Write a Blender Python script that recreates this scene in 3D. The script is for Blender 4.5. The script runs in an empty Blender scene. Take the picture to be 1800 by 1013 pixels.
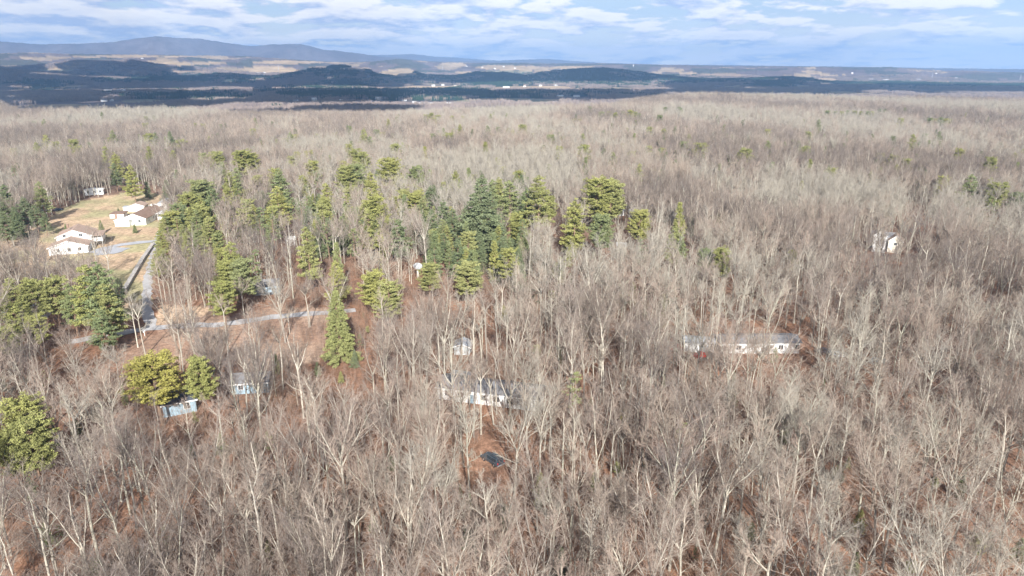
import bpy, math, random
import numpy as np
from mathutils import Vector, Matrix
C = bpy.context.scene
R = math.radians
# ------------------------------------------------------------------ camera
CAM_H = 70.0; PITCH = 17.6; FPX = 1216.0
cam_d = bpy.data.cameras.new('camera'); cam = bpy.data.objects.new('camera', cam_d)
C.collection.objects.link(cam); C.camera = cam
cam.location = (0, 0, CAM_H); cam.rotation_euler = (R(90-PITCH), 0, 0)
cam_d.sensor_width = 36; cam_d.lens = 36*FPX/1800
cam_d.clip_start = 1; cam_d.clip_end = 120000
# ------------------------------------------------------------------ light
SUN_EL = 30.0; SH_AZ = -8.4           # the direction shadows run, degrees right of straight ahead
SKY = 0.056; SUN = 5.0; EXPO = 0.98
C.view_settings.view_transform = 'Standard'; C.view_settings.look = 'None'
C.view_settings.exposure = EXPO; C.view_settings.gamma = 1
Ldir = Vector((math.sin(R(SH_AZ))*math.cos(R(SUN_EL)), math.cos(R(SH_AZ))*math.cos(R(SUN_EL)), -math.sin(R(SUN_EL))))
sd = bpy.data.lights.new('sun', 'SUN'); sd.energy = SUN; sd.angle = R(0.5); sd.color = (1, 0.965, 0.91)
so = bpy.data.objects.new('sun', sd); C.collection.objects.link(so); so.location = (0, 0, 300)
so.rotation_euler = Ldir.to_track_quat('-Z', 'Y').to_euler()
W = bpy.data.worlds.new('World'); C.world = W; W.use_nodes = True
nt = W.node_tree; N = nt.nodes; Lk = nt.links; N.clear()
def nd(t, **k):
    n = N.new(t)
    for a, b in k.items(): setattr(n, a, b)
    return n
def mth(op, a, b=None, c=None, clamp=False):
    n = nd('ShaderNodeMath', operation=op); n.use_clamp = clamp
    for i, v in enumerate((a, b, c)):
        if v is None: continue
        if isinstance(v, (int, float)): n.inputs[i].default_value = v
        else: Lk.new(v, n.inputs[i])
    return n.outputs[0]
out = nd('ShaderNodeOutputWorld'); bg = nd('ShaderNodeBackground'); bg.inputs[1].default_value = SKY
sky = nd('ShaderNodeTexSky', sky_type='NISHITA'); sky.sun_disc = False
sky.sun_elevation = R(SUN_EL); sky.sun_rotation = R(180+SH_AZ); sky.altitude = 300
sky.air_density = 1.0; sky.dust_density = 1.6; sky.ozone_density = 1.5
tc = nd('ShaderNodeTexCoord'); sep = nd('ShaderNodeSeparateXYZ'); Lk.new(tc.outputs['Generated'], sep.inputs[0])
X, Y, Z = sep.outputs
def cloud(off, seed):
    zz = mth('ADD', mth('MAXIMUM', mth('ADD', Z, off), 0.0), 0.15)
    cx = nd('ShaderNodeCombineXYZ')
    Lk.new(mth('DIVIDE', X, zz), cx.inputs[0]); Lk.new(mth('MULTIPLY', mth('DIVIDE', Y, zz), 0.9), cx.inputs[1]); cx.inputs[2].default_value = seed
    n = nd('ShaderNodeTexNoise'); n.inputs['Scale'].default_value = 2.4; n.inputs['Detail'].default_value = 8
    n.inputs['Roughness'].default_value = 0.55; n.inputs['Lacunarity'].default_value = 2.2; Lk.new(cx.outputs[0], n.inputs['Vector'])
    b = nd('ShaderNodeTexNoise'); b.inputs['Scale'].default_value = 0.3; b.inputs['Detail'].default_value = 2; Lk.new(cx.outputs[0], b.inputs['Vector'])
    return mth('ADD', n.outputs[0], mth('MULTIPLY', mth('SUBTRACT', b.outputs[0], 0.5), 0.35))
# more cloud to the left of the view, less high up to the right
bias = mth('ADD', mth('MULTIPLY', X, -0.15), mth('MULTIPLY', mth('SUBTRACT', 0.05, Z), 0.55))
bias = mth('MAXIMUM', bias, -0.10)
d0 = mth('ADD', cloud(0.0, 3.7), bias); d1 = mth('ADD', cloud(0.010, 3.7), bias)
m0 = mth('MULTIPLY', mth('SUBTRACT', d0, 0.43), 15.0, clamp=True)
m0 = mth('MULTIPLY', m0, 0.92)
# light painted into the cloud colour: white tops, grey blue undersides
lit = mth('ADD', 0.66, mth('MULTIPLY', mth('SUBTRACT', d0, d1), 5.5), clamp=True)
core = mth('MULTIPLY', mth('SUBTRACT', d0, 0.56), 4.0, clamp=True)
lit = mth('SUBTRACT', lit, mth('MULTIPLY', core, 0.45), clamp=True)
cm = nd('ShaderNodeMixRGB'); Lk.new(lit, cm.inputs[0])
CL_D = (5.4, 6.8, 10.2, 1); CL_L = (13.2, 12.9, 12.8, 1)
cm.inputs[1].default_value = CL_D; cm.inputs[2].default_value = CL_L
base = nd('ShaderNodeMixRGB', blend_type='MIX'); Lk.new(mth('MULTIPLY', mth('SUBTRACT', 1.0, mth('MULTIPLY', Z, 3.0), clamp=True), 0.85), base.inputs[0])
Lk.new(sky.outputs[0], base.inputs[1])
low = nd('ShaderNodeMixRGB'); Lk.new(mth('DIVIDE', Z, 0.07, clamp=True), low.inputs[0]); low.inputs[1].default_value = (17.0, 15.8, 13.4, 1); low.inputs[2].default_value = (7.6, 9.7, 12.6, 1)
Lk.new(low.outputs[0], base.inputs[2])
mx = nd('ShaderNodeMixRGB'); Lk.new(m0, mx.inputs[0]); Lk.new(base.outputs[0], mx.inputs[1]); Lk.new(cm.outputs[0], mx.inputs[2])
Lk.new(mx.outputs[0], bg.inputs[0]); Lk.new(bg.outputs[0], out.inputs[0])
C.cycles.max_bounces = 5; C.cycles.volume_bounces = 1; C.cycles.diffuse_bounces = 2; C.cycles.glossy_bounces = 2
# ------------------------------------------------------------------ pixel <-> place
cp, sp = math.cos(R(PITCH)), math.sin(R(PITCH))
def ray(px, py):
    a = (px-900)/FPX; b = (506.5-py)/FPX
    return Vector((a, cp+b*sp, -sp+b*cp))
def project(x, y, z):
    dz = z-CAM_H
    f = y*cp-dz*sp; u = y*sp+dz*cp
    return 900+FPX*x/f, 506.5-FPX*u/f, f
def flat(px, py, z=0.0):
    d = ray(px, py); t = (z-CAM_H)/d.z
    return (d.x*t, d.y*t)
# ------------------------------------------------------------------ noise
_rs = np.random.RandomState(5); _P = _rs.rand(256, 256)
def vnoise(x, y):
    xi = np.floor(x).astype(np.int64); yi = np.floor(y).astype(np.int64); fx = x-xi; fy = y-yi
    fx = fx*fx*(3-2*fx); fy = fy*fy*(3-2*fy)
    g = lambda a, b: _P[a & 255, b & 255]
    return (g(xi, yi)*(1-fx)+g(xi+1, yi)*fx)*(1-fy)+(g(xi, yi+1)*(1-fx)+g(xi+1, yi+1)*fx)*fy
def fbm(x, y, o=4):
    s = 0; a = 1; t = 0
    for i in range(o):
        s = s+a*vnoise(x*2**i+17.3*i, y*2**i+5.1*i); t += a; a *= 0.5
    return s/t
def sstep(a, b, v):
    t = np.clip((v-a)/(b-a), 0, 1); return t*t*(3-2*t)
# ------------------------------------------------------------------ terrain
def azk(knots):   # knots (photo x, photo y) -> azimuth, slope of the sight line
    az = []; sl = []
    for x, y in knots:
        d = ray(x, y); az.append(math.atan2(d.x, d.y)); sl.append(d.z/math.hypot(d.x, d.y))
    return np.array(az), np.array(sl)
K_DARK = azk([(-300,118),(0,121),(60,127),(150,134),(250,138),(330,136),(400,130),(440,135),(480,136),(520,128),(560,119),(600,116),(640,120),(660,131),(690,135),(702,128),(730,127),(745,133),(800,135),(840,128),(870,127),(900,131),(925,135),(950,129),(1000,124),(1060,121),(1100,125),(1150,132),(1200,138),(1250,141),(1310,140),(1350,138),(1390,137),(1420,140),(1460,147),(1550,150),(1800,154),(2100,154)])
K_MID = azk([(-200,150),(50,128),(110,119),(140,113),(235,113),(280,121),(350,131),(450,143),(600,150),(1500,150),(2000,150)])
K_UP = azk([(-300,95),(0,95),(200,96),(300,97),(430,99),(500,104),(600,110),(650,109),(700,107),(800,110),(900,113),(1000,112),(1060,112),(1150,114),(1300,117),(1380,117),(1500,119.5),(1560,118.5),(1600,121),(1650,126),(1800,129),(2100,129)])
K_MT = azk([(-300,80),(0,74),(80,78),(140,76),(200,73),(235,69),(270,67),(300,68),(350,69.5),(380,73),(400,77),(450,83),(480,80.5),(500,80),(530,81),(560,88),(600,93),(640,98),(700,103),(760,108),(2100,126)])
K_MT2 = azk([(-300,110),(500,108),(600,99),(640,97),(680,97),(720,95.5),(740,97),(770,101),(800,102),(850,106),(880,107),(920,105),(960,104),(1000,107),(1060,111),(1200,116),(1600,124.5),(1700,124),(1800,126),(2100,126)])
K_EDGE = azk([(-300,0),(2100,0)])
_ex = np.array([-300, 0, 70, 100, 300, 450, 640, 850, 1060, 1100, 1200, 1800, 2100.])
_er = np.array([1400, 1500, 1500, 1180, 1110, 1020, 1000, 1050, 1130, 1400, 1650, 1700, 1700.])
_ea = np.arctan((_ex-900)/FPX/cp)
R_DARK, R_MID, R_UP, R_MT, R_MT2 = 5800., 7000., 8800., 12500., 15500.
def hz(K, az, r): return CAM_H+r*np.interp(az, K[0], K[1])
def bump(r, r0, w1, w2): return np.where(r < r0, np.exp(-((r-r0)/w1)**2), np.exp(-((r-r0)/w2)**2))
def terrain(x, y):
    x = np.asarray(x, float); y = np.asarray(y, float)
    r = np.hypot(x, y); az = np.arctan2(x, y)
    re = np.interp(az, _ea, _er)
    z = (fbm(x/90., y/90., 2)-0.5)*2.0*sstep(60, 200, r)+(fbm(x/260., y/260.+9, 2)-0.5)*14*sstep(430, 900, r)
    val = -45+(fbm(x/700., y/700., 3)-.5)*14
    z = z+(val-z)*sstep(re-60, re+650, r)
    front = np.abs(az) < 1.2
    hd = hz(K_DARK, az, R_DARK)-6; z = z+np.maximum(hd-z, 0)*bump(r, R_DARK, 520, 700)
    hm = hz(K_MID, az, R_MID)-6; z = np.maximum(z, z+(hm-z)*bump(r, R_MID, 420, 600))
    hu = hz(K_UP, az, R_UP)-4
    k = sstep(6200, R_UP, r)*(1-0.75*sstep(R_UP, R_UP+2600, r))
    z = z+np.maximum(hu-z, 0)*k+(fbm(x/650.+3, y/650., 4)-.5)*(95*sstep(6300, 7400, r)*(1-sstep(8300, 8800, r)))
    hmt = hz(K_MT, az, R_MT); fx = fbm(x/900., y/1300.+5, 4)-.5
    z = z+np.maximum(hmt-z, 0)*bump(r, R_MT, 1300, 1500)*(1+fx*2.0*np.exp(-((r-R_MT+1150)/750.)**2))
    hm2 = hz(K_MT2, az, R_MT2); z = z+np.maximum(hm2-z, 0)*bump(r, R_MT2, 1500, 1500)*(1+fx*0.8*np.exp(-((r-R_MT2+1300)/800.)**2))
    return z
def tz(x, y): return float(terrain(np.array([x]), np.array([y]))[0])
def place(px, py):
    """the point of the terrain seen at a photo pixel"""
    d = ray(px, py); d = d/math.hypot(d.x, d.y)
    r = np.concatenate([np.arange(60, 1500, 1.0), np.arange(1500, 12000, 6.0)])
    z = terrain(d.x*r, d.y*r); l = CAM_H+d.z*r
    i = int(np.argmax(l <= z))
    if l[i] > z[i]: i = len(r)-1
    return Vector((d.x*r[i], d.y*r[i], z[i]))
def inpoly(px, py, poly):
    px = np.asarray(px); inside = np.zeros(px.shape, bool); n = len(poly)
    for i in range(n):
        x1, y1 = poly[i]; x2, y2 = poly[(i+1) % n]
        c = ((y1 > py) != (y2 > py)) & (px < (x2-x1)*(py-y1)/((y2-y1) or 1e-9)+x1)
        inside ^= c
    return inside
def G(poly): return [flat(*p) for p in poly]
LAWN = G([(-60,520),(-60,430),(0,425),(60,400),(100,372),(150,352),(200,343),(235,336),(300,344),(322,362),(305,386),(288,420),(268,470),(258,560),(200,550),(200,505),(172,482),(120,470),(60,490),(0,500)])
YARD = G([(190,640),(200,604),(262,592),(300,536),(380,540),(400,560),(440,545),(600,540),(575,600),(560,640),(470,648),(330,642)])
ROADCORR = G([(195,600),(250,560),(255,470),(280,425),(300,430),(272,500),(272,560),(400,560),(560,545),(620,548),(560,565),(400,590),(260,600)])
SMALLCLR = G([(1585,410),(1598,384),(1642,384),(1646,410)])
SUVCLR = G([(838,868),(838,770),(892,778),(902,862)])
HOUSES_CLR = [G([(755,745),(765,690),(950,705),(955,760)]), G([(1185,640),(1190,605),(1410,600),(1415,645)]), G([(1525,455),(1525,425),(1590,425),(1590,455)]),
              G([(285,760),(295,715),(345,700),(345,760)]), G([(405,720),(410,690),(470,690),(470,720)]), G([(20,600),(20,560),(75,560),(75,600)])]
CLEAR = [LAWN, ROADCORR, SMALLCLR, SUVCLR]
# fields on the far land: photo ellipse (x, y, half width, half height), colour
TAN = (.50,.37,.23); GRN = (.33,.30,.20); BRN = (.40,.29,.20)
FIELDS = [(215,100,85,2.6,TAN),(305,99.5,45,1.6,TAN),(340,112,57,3.2,TAN),(475,124,60,6,TAN),(330,127,38,3,BRN),(510,110,58,3,TAN),(20,118,24,2.2,TAN),(110,125,52,2.6,GRN),
 (700,129,34,7,TAN),(815,129,19,3.2,TAN),(890,120,54,5,TAN),(880,127,50,3,GRN),(735,155,95,3.6,TAN),(935,155,80,3.4,TAN),(900,178,100,5,GRN),(1020,177,70,3.4,TAN),(1453,142,20,4,TAN),(1650,146,34,2.0,TAN),
 (1210,130,16,2.6,TAN),(1270,133,52,3,BRN),(620,122,30,3,BRN),(1000,158,60,2,TAN),(770,184,60,3,GRN),(250,178,40,3,GRN),(560,120,24,3,BRN),(300,118,30,2,BRN)]
CON_PX = [(770,167,350,9),(600,150,70,14),(350,170,120,9),(60,150,70,10),(560,168,90,9),(1360,148,60,9),(860,145,80,12),(330,140,160,10),(1060,138,150,14)]
def cover(x, y, z):
    """land use: 0 wood, else field colour index + 1; conifer share"""
    px, py, f = project(x, y, z); r = np.hypot(x, y)
    wob = (fbm(x/160., y/400., 3)-.5)
    fi = np.zeros(x.shape, int)
    for i, (cx, cy, rx, ry, c) in enumerate(FIELDS):
        q = ((px-cx)/rx)**2+((py-cy)/ry)**2+wob*1.6
        fi[(q < 1) & (r > 1250) & (r < 9300) & (f > 0)] = i+1
    con = np.zeros(x.shape)
    for cx, cy, rx, ry in CON_PX:
        con = np.maximum(con, np.exp(-(((px-cx)/rx)**2+((py-cy)/ry)**2)))
    con = np.maximum(con, .95*bump(r, R_DARK, 600, 700)*(px > 420))  # dark conifer cover widened over this ridge to deepen its shade
    con = np.clip(con*1.1+(fbm(x/300., y/300.+40, 3)-.5)*1.3-.15, 0, 1)
    return fi, con
# ------------------------------------------------------------------ materials
def mat(name, col, rough=.85, noise=None, spec=.2, metal=0., rand=None, attr=None, bump=None, emit=None, trans=None):
    m = bpy.data.materials.new(name); m.use_nodes = True; t = m.node_tree; p = t.nodes['Principled BSDF']
    p.inputs['Roughness'].default_value = rough; p.inputs['Specular IOR Level'].default_value = spec; p.inputs['Metallic'].default_value = metal
    cur = None
    if attr:
        a = t.nodes.new('ShaderNodeAttribute'); a.attribute_name = attr; cur = a.outputs['Color']
    elif rand:
        oi = t.nodes.new('ShaderNodeObjectInfo'); rp = t.nodes.new('ShaderNodeValToRGB'); rp.color_ramp.interpolation = 'LINEAR'
        e = rp.color_ramp.elements
        while len(e) < len(rand): e.new(.5)
        for i, c in enumerate(rand): e[i].position = i/(len(rand)-1); e[i].color = (*c, 1)
        t.links.new(oi.outputs['Random'], rp.inputs[0]); cur = rp.outputs[0]
    if noise:
        for sc, lo, hi in noise:
            tcn = t.nodes.new('ShaderNodeTexCoord'); nz = t.nodes.new('ShaderNodeTexNoise'); nz.inputs['Scale'].default_value = sc; nz.inputs['Detail'].default_value = 4
            t.links.new(tcn.outputs['Object'], nz.inputs['Vector'])
            mr = t.nodes.new('ShaderNodeMapRange'); mr.inputs[1].default_value = .3; mr.inputs[2].default_value = .7; mr.inputs[3].default_value = lo; mr.inputs[4].default_value = hi
            t.links.new(nz.outputs[0], mr.inputs[0])
            mu = t.nodes.new('ShaderNodeVectorMath'); mu.operation = 'SCALE'; t.links.new(mr.outputs[0], mu.inputs['Scale'])
            if cur is None: mu.inputs[0].default_value = col[:3]
            else: t.links.new(cur, mu.inputs[0])
            cur = mu.outputs[0]
    if cur is None: p.inputs['Base Color'].default_value = (*col[:3], 1)
    else: t.links.new(cur, p.inputs['Base Color'])
    if bump:
        nz = t.nodes.new('ShaderNodeTexNoise'); nz.inputs['Scale'].default_value = bump[0]; nz.inputs['Detail'].default_value = 5
        tcn = t.nodes.new('ShaderNodeTexCoord'); t.links.new(tcn.outputs['Object'], nz.inputs['Vector'])
        b = t.nodes.new('ShaderNodeBump'); b.inputs['Distance'].default_value = bump[1]; t.links.new(nz.outputs[0], b.inputs['Height']); t.links.new(b.outputs[0], p.inputs['Normal'])
    return m
M = {}
M['ground'] = mat('ground_cover', (0,0,0), .95, attr='col', noise=[(3.2,.7,1.3),(.7,.72,1.28),(.12,.8,1.2),(.02,.88,1.12)], spec=.05, bump=(1.5,.09))
M['hill'] = mat('hill_cover', (0,0,0), .95, attr='col', noise=[(.01,.8,1.2),(.0022,.85,1.15)], spec=.05)
M['trunk'] = mat('pale_bark', (0,0,0), .9, rand=[(.50,.465,.38),(.27,.245,.215),(.58,.54,.45),(.36,.32,.265),(.46,.45,.36)], noise=[(3.,.75,1.2)], spec=.1)
M['twig'] = mat('twig_pink_brown', (0,0,0), .9, rand=[(.355,.285,.235),(.295,.245,.21),(.385,.32,.26),(.335,.26,.215)], noise=[(.25,.8,1.2)], spec=.1)
M['twig_grey'] = mat('twig_pale_grey', (0,0,0), .9, rand=[(.39,.355,.295),(.335,.305,.26),(.42,.38,.315)], noise=[(.25,.8,1.2)], spec=.1)
M['twig_dark'] = mat('twig_dark_brown', (0,0,0), .9, rand=[(.215,.175,.15),(.25,.205,.17),(.20,.17,.155)], noise=[(.25,.8,1.2)], spec=.1)
M['under'] = mat('sapling_bark', (0,0,0), .9, rand=[(.29,.21,.165),(.24,.19,.165),(.35,.215,.14),(.26,.23,.19)], noise=[(.3,.75,1.2)], spec=.1)
M['farwood'] = mat('far_bark', (0,0,0), .9, rand=[(.33,.265,.235),(.26,.215,.205),(.36,.295,.255),(.31,.25,.215)], noise=[(.05,.8,1.2)], spec=.05)
M['farcon'] = mat('far_needles', (0,0,0), .9, rand=[(.025,.05,.035),(.035,.065,.035),(.022,.042,.038)], spec=.05)
M['needle_y'] = mat('yellow_green_needles', (0,0,0), .75, rand=[(.34,.335,.115),(.275,.285,.10),(.31,.315,.13)], noise=[(.6,.7,1.25)], spec=.15)
M['needle_g'] = mat('green_needles', (0,0,0), .75, rand=[(.25,.275,.12),(.20,.24,.115),(.27,.285,.13)], noise=[(.6,.7,1.25)], spec=.15)
M['needle_d'] = mat('dark_needles', (0,0,0), .75, rand=[(.15,.185,.095),(.18,.21,.115),(.165,.20,.10)], noise=[(.6,.7,1.25)], spec=.15)
M['needle_gold'] = mat('golden_needles', (.32,.295,.085), .75, noise=[(.6,.75,1.2)], spec=.15)
M['needle_p'] = mat('pale_needles', (.27,.285,.115), .75, noise=[(.6,.75,1.2)], spec=.15)
M['rust'] = mat('rust_leaves', (.36,.14,.05), .8, noise=[(.6,.7,1.2)])
M['pinebark'] = mat('pine_bark', (.25,.17,.12), .9, noise=[(3.,.7,1.2)])
M['white'] = mat('white_siding', (.78,.79,.78), .6, noise=[(.4,.92,1.03)])
M['cream'] = mat('cream_siding', (.74,.68,.58), .6, noise=[(.4,.9,1.03)])
M['bluegrey'] = mat('blue_grey_siding', (.31,.42,.50), .6, noise=[(.4,.9,1.05)])
M['tanroof'] = mat('tan_shingles', (.42,.31,.25), .85, noise=[(2.,.85,1.12),(.4,.9,1.08)])
M['brownroof'] = mat('brown_shingles', (.27,.185,.145), .85, noise=[(2.,.85,1.12),(.4,.9,1.08)])
M['greyroof'] = mat('grey_shingles', (.21,.21,.22), .85, noise=[(2.,.8,1.15),(.4,.88,1.1)])
M['darkroof'] = mat('dark_shingles', (.09,.10,.12), .85, noise=[(2.,.8,1.15)])
M['metalroof'] = mat('metal_roofing', (.50,.53,.57), .45, noise=[(1.,.85,1.1)], metal=.2)
M['whiteroof'] = mat('white_roofing', (.80,.81,.80), .5, noise=[(.6,.93,1.02)])
M['trim'] = mat('white_trim', (.82,.82,.80), .6)
M['glass'] = mat('window_glass', (.03,.04,.05), .12, spec=.6)
M['dark'] = mat('dark_opening', (.02,.025,.03), .9)
M['red'] = mat('red_paint', (.45,.04,.03), .45)
M['asphalt'] = mat('driveway_asphalt', (.42,.43,.46), .9, noise=[(2.,.85,1.12),(.25,.88,1.1)])
M['gravel'] = mat('gravel', (.46,.45,.45), .95, noise=[(4.,.75,1.2),(.3,.8,1.15)])
M['fence'] = mat('weathered_boards', (.36,.32,.29), .9, noise=[(2.,.8,1.15)])
M['carpaint'] = mat('slate_paint', (.055,.075,.095), .3, spec=.6)
M['rubber'] = mat('rubber', (.02,.02,.02), .85)
M['rim'] = mat('alloy', (.5,.5,.52), .35, metal=.7)
M['redlamp'] = mat('red_lens', (.55,.03,.03), .3)
M['chrome'] = mat('bright_metal', (.65,.65,.67), .3, metal=.6)
M['dish'] = mat('pale_mesh_dish', (.42,.43,.44), .7, noise=[(2.,.85,1.08)])
M['concrete'] = mat('pale_concrete', (.6,.58,.52), .85, noise=[(2.,.85,1.1)])
M['steel'] = mat('galvanised_steel', (.55,.56,.57), .5, metal=.3)
M['plastic'] = mat('greenhouse_plastic', (.72,.75,.76), .4, noise=[(.05,.85,1.05)])
M['cloud'] = mat('cloud_white', (.85,.86,.88), 1., spec=0.)
M['camper'] = mat('silver_panel', (.55,.60,.63), .45, noise=[(.7,.9,1.06)])
# ------------------------------------------------------------------ mesh helpers
class MB:
    def __init__(s): s.v = []; s.f = []; s.m = []
    def box(s, x0, y0, z0, x1, y1, z1, mi=0):
        b = len(s.v)
        s.v += [(x0,y0,z0),(x1,y0,z0),(x1,y1,z0),(x0,y1,z0),(x0,y0,z1),(x1,y0,z1),(x1,y1,z1),(x0,y1,z1)]
        for q in ((0,3,2,1),(4,5,6,7),(0,1,5,4),(1,2,6,5),(2,3,7,6),(3,0,4,7)): s.f.append([b+i for i in q]); s.m.append(mi)
        return s
    def poly(s, pts, mi=0):
        b = len(s.v); s.v += [tuple(p) for p in pts]; s.f.append(list(range(b, b+len(pts)))); s.m.append(mi); return s
    def prism(s, pts, d, mi=0):     # pts: flat outline, d: offset vector
        b = len(s.v); n = len(pts); d = Vector(d)
        s.v += [tuple(p) for p in pts]+[tuple(Vector(p)+d) for p in pts]
        s.f.append(list(range(b, b+n))[::-1]); s.f.append(list(range(b+n, b+2*n))); s.m += [mi, mi]
        for i in range(n):
            j = (i+1) % n; s.f.append([b+i, b+j, b+n+j, b+n+i]); s.m.append(mi)
        return s
    def tube(s, pts, rad, k=4, mi=0, tip=True):
        b = len(s.v); n = len(pts); prev = None
        for i, p in enumerate(pts):
            a = pts[max(0, i-1)]; c = pts[min(n-1, i+1)]
            dx, dy, dz = c[0]-a[0], c[1]-a[1], c[2]-a[2]
            l = math.sqrt(dx*dx+dy*dy+dz*dz) or 1; dx /= l; dy /= l; dz /= l
            if tip and i == n-1: s.v.append(tuple(p)); break
            if abs(dz) < .9: ux, uy, uz = -dy, dx, 0.
            else: ux, uy, uz = 0., -dz, dy
            l = math.sqrt(ux*ux+uy*uy+uz*uz); ux /= l; uy /= l; uz /= l
            vx, vy, vz = dy*uz-dz*uy, dz*ux-dx*uz, dx*uy-dy*ux
            for j in range(k):
                an = 2*math.pi*j/k; cc = math.cos(an)*rad[i]; ss = math.sin(an)*rad[i]
                s.v.append((p[0]+ux*cc+vx*ss, p[1]+uy*cc+vy*ss, p[2]+uz*cc+vz*ss))
        for i in range(n-1):
            for j in range(k):
                j2 = (j+1) % k
                if tip and i == n-2: s.f.append([b+i*k+j, b+i*k+j2, b+(n-1)*k])
                else: s.f.append([b+i*k+j, b+i*k+j2, b+(i+1)*k+j2, b+(i+1)*k+j])
                s.m.append(mi)
        return s
    def cone3(s, p, q, r, mi=0):
        dx, dy, dz = q[0]-p[0], q[1]-p[1], q[2]-p[2]
        l = math.sqrt(dx*dx+dy*dy+dz*dz) or 1
        ux, uy, uz = -dy/l, dx/l, 0.
        m = math.sqrt(ux*ux+uy*uy)
        if m < .05: ux, uy, uz = 1., 0., 0.
        else: ux /= m; uy /= m
        vx, vy, vz = (dy*uz-dz*uy)/l, (dz*ux-dx*uz)/l, (dx*uy-dy*ux)/l
        b = len(s.v)
        for c_, s_ in ((1., 0.), (-.5, .866), (-.5, -.866)):
            s.v.append((p[0]+r*(ux*c_+vx*s_), p[1]+r*(uy*c_+vy*s_), p[2]+r*(uz*c_+vz*s_)))
        s.v.append(tuple(q))
        s.f += [[b, b+1, b+3], [b+1, b+2, b+3], [b+2, b, b+3]]; s.m += [mi]*3
    def mesh(s, name, mats, smooth=False):
        me = bpy.data.meshes.new(name); me.from_pydata(s.v, [], s.f)
        for m in (mats if isinstance(mats, (list, tuple)) else [mats]): me.materials.append(m)
        if any(s.m): me.polygons.foreach_set('material_index', s.m)
        if smooth: me.polygons.foreach_set('use_smooth', [True]*len(me.polygons))
        me.update(); return me
    def build(s, name, mats, parent=None, loc=None, smooth=False):
        return link(name, s.mesh(name, mats, smooth), parent, loc)
def link(name, me, parent=None, loc=None):
    o = bpy.data.objects.new(name, me); C.collection.objects.link(o)
    if parent: o.parent = parent
    if loc is not None: o.location = loc
    return o
def empty(name, loc, rz=0, sc=1):
    o = bpy.data.objects.new(name, None); o.empty_display_size = .5; C.collection.objects.link(o)
    o.location = loc; o.rotation_euler = (0, 0, rz); o.scale = (sc,)*3 if isinstance(sc, (int, float)) else sc
    return o
def tag(o, label=None, cat=None, group=None, kind=None):
    if label: o['label'] = label
    if cat: o['category'] = cat
    if group: o['group'] = group
    if kind: o['kind'] = kind
    return o
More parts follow.
